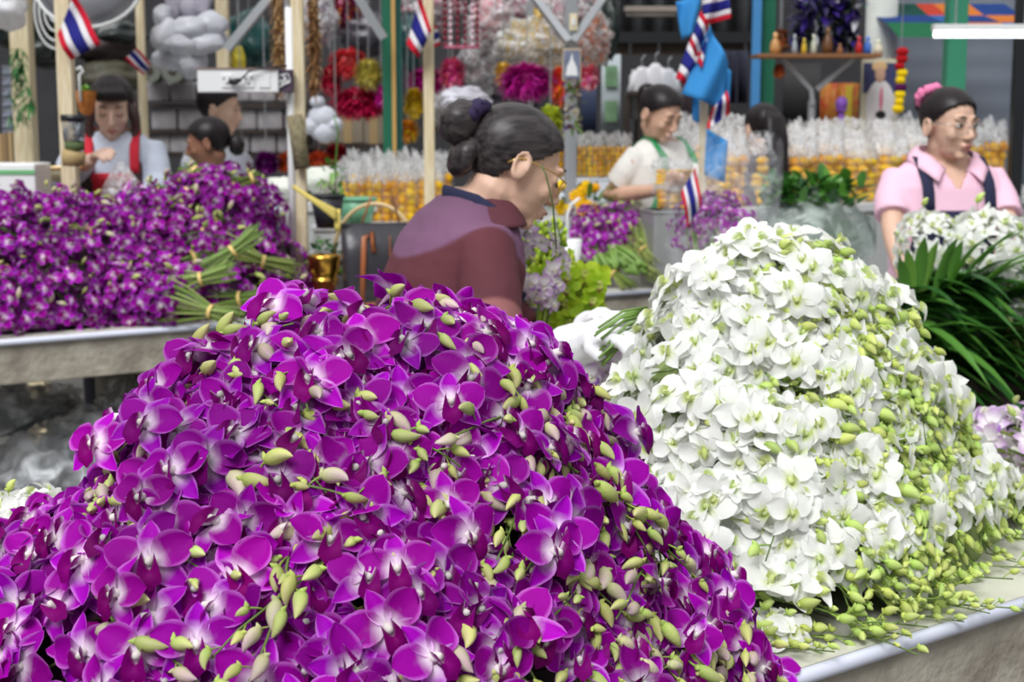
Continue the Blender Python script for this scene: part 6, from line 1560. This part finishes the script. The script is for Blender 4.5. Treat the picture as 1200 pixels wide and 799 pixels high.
# bags under the long counter
for i, (u, v, rx, rz, Y, l, m) in enumerate(((45, 560, 60, 50, 5.15, 'large milky plastic bag on the floor shelf under the counter, nearest the white blossoms', M_MILKY), (110, 520, 60, 40, 5.3, 'clear bulging plastic bag under the counter, in the middle', M_MILKY), (20, 480, 46, 30, 5.5, 'crumpled grey plastic bag under the counter at far left', M_MILKY), (150, 475, 34, 34, 5.45, 'clear plastic bag of green leaves under the counter', M_CLEAR2), (60, 470, 34, 20, 5.6, 'small crumpled clear bag behind the larger ones under the counter', M_CLEAR2))):
    t = thing('plastic_bag', u, v, Y, l, 'bag'); b = blob((0, 0, 0), (pw(rx, Y), .16, pw(rz, Y)), 36, 26, .35, 5, i * 9); b.build('bag_body', m, t, smooth=True)
    b = blob((0, .02, -.02), (pw(rx * .7, Y), .10, pw(rz * .6, Y)), 20, 14, .3, 4, i); b.c = [LG[1] if 'leaves' in l else lin((150, 154, 158))] * len(b.v); b.build('contents', M_LEAF, t, smooth=True, col=True)
t = empty('lower_shelf', (at(60, 600, 5.4).x, 5.45, 0), 'dark low shelf under the long counter holding plastic bags', 'shelf')
mb = MB(); zt_ = at(45, 600, 5.15).z; mb.box((0, 0, zt_ - .02), (1.5, .7, .04), rz=radians(33)); mb.build('board', M_DWOOD, t); 
for s in (-1, 1): mb = MB(); mb.box((s * .55, s * .36, (zt_ - .04) / 2), (.06, .4, zt_ - .04), rz=radians(33)); mb.build('leg', M_DWOOD, t)

for v, x0, x1, l in ((169, 366, 470, 'rear shelf board under the beige cartons behind the crimson tassels'), (149, 500, 585, 'rear shelf board under the grey carton and white parcel behind the bent woman')):
    a, b_ = at(x0, v, 8.75), at(x1, v, 8.75); t = empty('rear_shelf', ((a.x + b_.x) / 2, 8.8, a.z), l, 'shelf')
    mb = MB(); mb.box((0, 0, -.012), (b_.x - a.x, .45, .024)); mb.build('board', M_DWOOD, t)
    for s in (-1, 1): mb = MB(); mb.box((s * (b_.x - a.x) * .46, 0, -a.z / 2 - .012), (.03, .3, a.z - .024)); mb.build('leg', M_DWOOD, t)

for i, (u, v, Y, rx, rz, c1, c2, l) in enumerate(((372, 24, 8.0, 22, 26, (120, 60, 120), (60, 40, 60), 'violet and dark plastic bag at the top, right of the straw garland'), (430, 40, 8.6, 30, 26, (90, 80, 90), (40, 44, 56), 'dark blue grey bag behind the diagonal strut above the coral tassel'), (482, 50, 8.3, 12, 34, (30, 90, 90), (20, 50, 50), 'dark teal bag between the teal post and the striped flag'),
        (575, 20, 8.1, 22, 24, (216, 90, 120), (236, 160, 170), 'pink and white plastic bag right of the bead mobile'), (655, 32, 7.9, 18, 28, (190, 80, 110), (120, 60, 90), 'rose bag squeezed between the two diagonal struts'), (712, 30, 8.6, 12, 40, (44, 60, 52), (30, 40, 40), 'dark green bag right of the orange one'), (338, 64, 8.2, 10, 30, (150, 30, 50), (90, 20, 40), 'dark red bag between the teal bag and straw garland'),
        (600, 128, 8.4, 34, 18, (60, 54, 66), (30, 30, 34), 'dark bundle behind the bent woman hair, under the magenta tassel'), (526, 128, 8.2, 18, 22, (150, 130, 120), (190, 180, 170), 'beige bag low between slim post and white parcel'))):
    bag('plastic_bag', u, v, Y, (pw(rx, Y), .10, pw(rz, Y)), mat('bagc_%d' % i, c1, .35, noise_amt=.5, scale=16, rgb2=c2, bump=.8, bscale=24, coat=.3), l, amp=.4, fr=6, film=i in (0, 3, 4, 8))

for v, Y, x0, x1, l in ((193.5, 7.5, -4, 28, 'low shelf board under the brown cardboard boxes at far left'), (107, 9.4, 734, 750, 'tiny shelf bracket under the white bottle in the dim stall')):
    a, b_ = at(x0, v, Y), at(x1, v, Y); t = empty('rear_shelf', ((a.x + b_.x) / 2, Y, a.z), l, 'shelf')
    mb = MB(); mb.box((0, .02, -.012), (b_.x - a.x, .3, .024)); mb.build('board', M_DWOOD, t)
    for s in (-1, 1): mb = MB(); mb.box((s * (b_.x - a.x) * .44, .02, -a.z / 2 - .012), (.03, .2, a.z - .024)); mb.build('leg', M_DWOOD, t)
for i, Y in enumerate((5.9, 6.7, 7.1, 7.4, 7.85, 8.4)):
    mb = MB(); mb.box((-.6, Y, 2.78), (7.0, .06, .07)); structure(mb.build('trim_%d' % (i + 3), M_WOOD, bevel=.003))
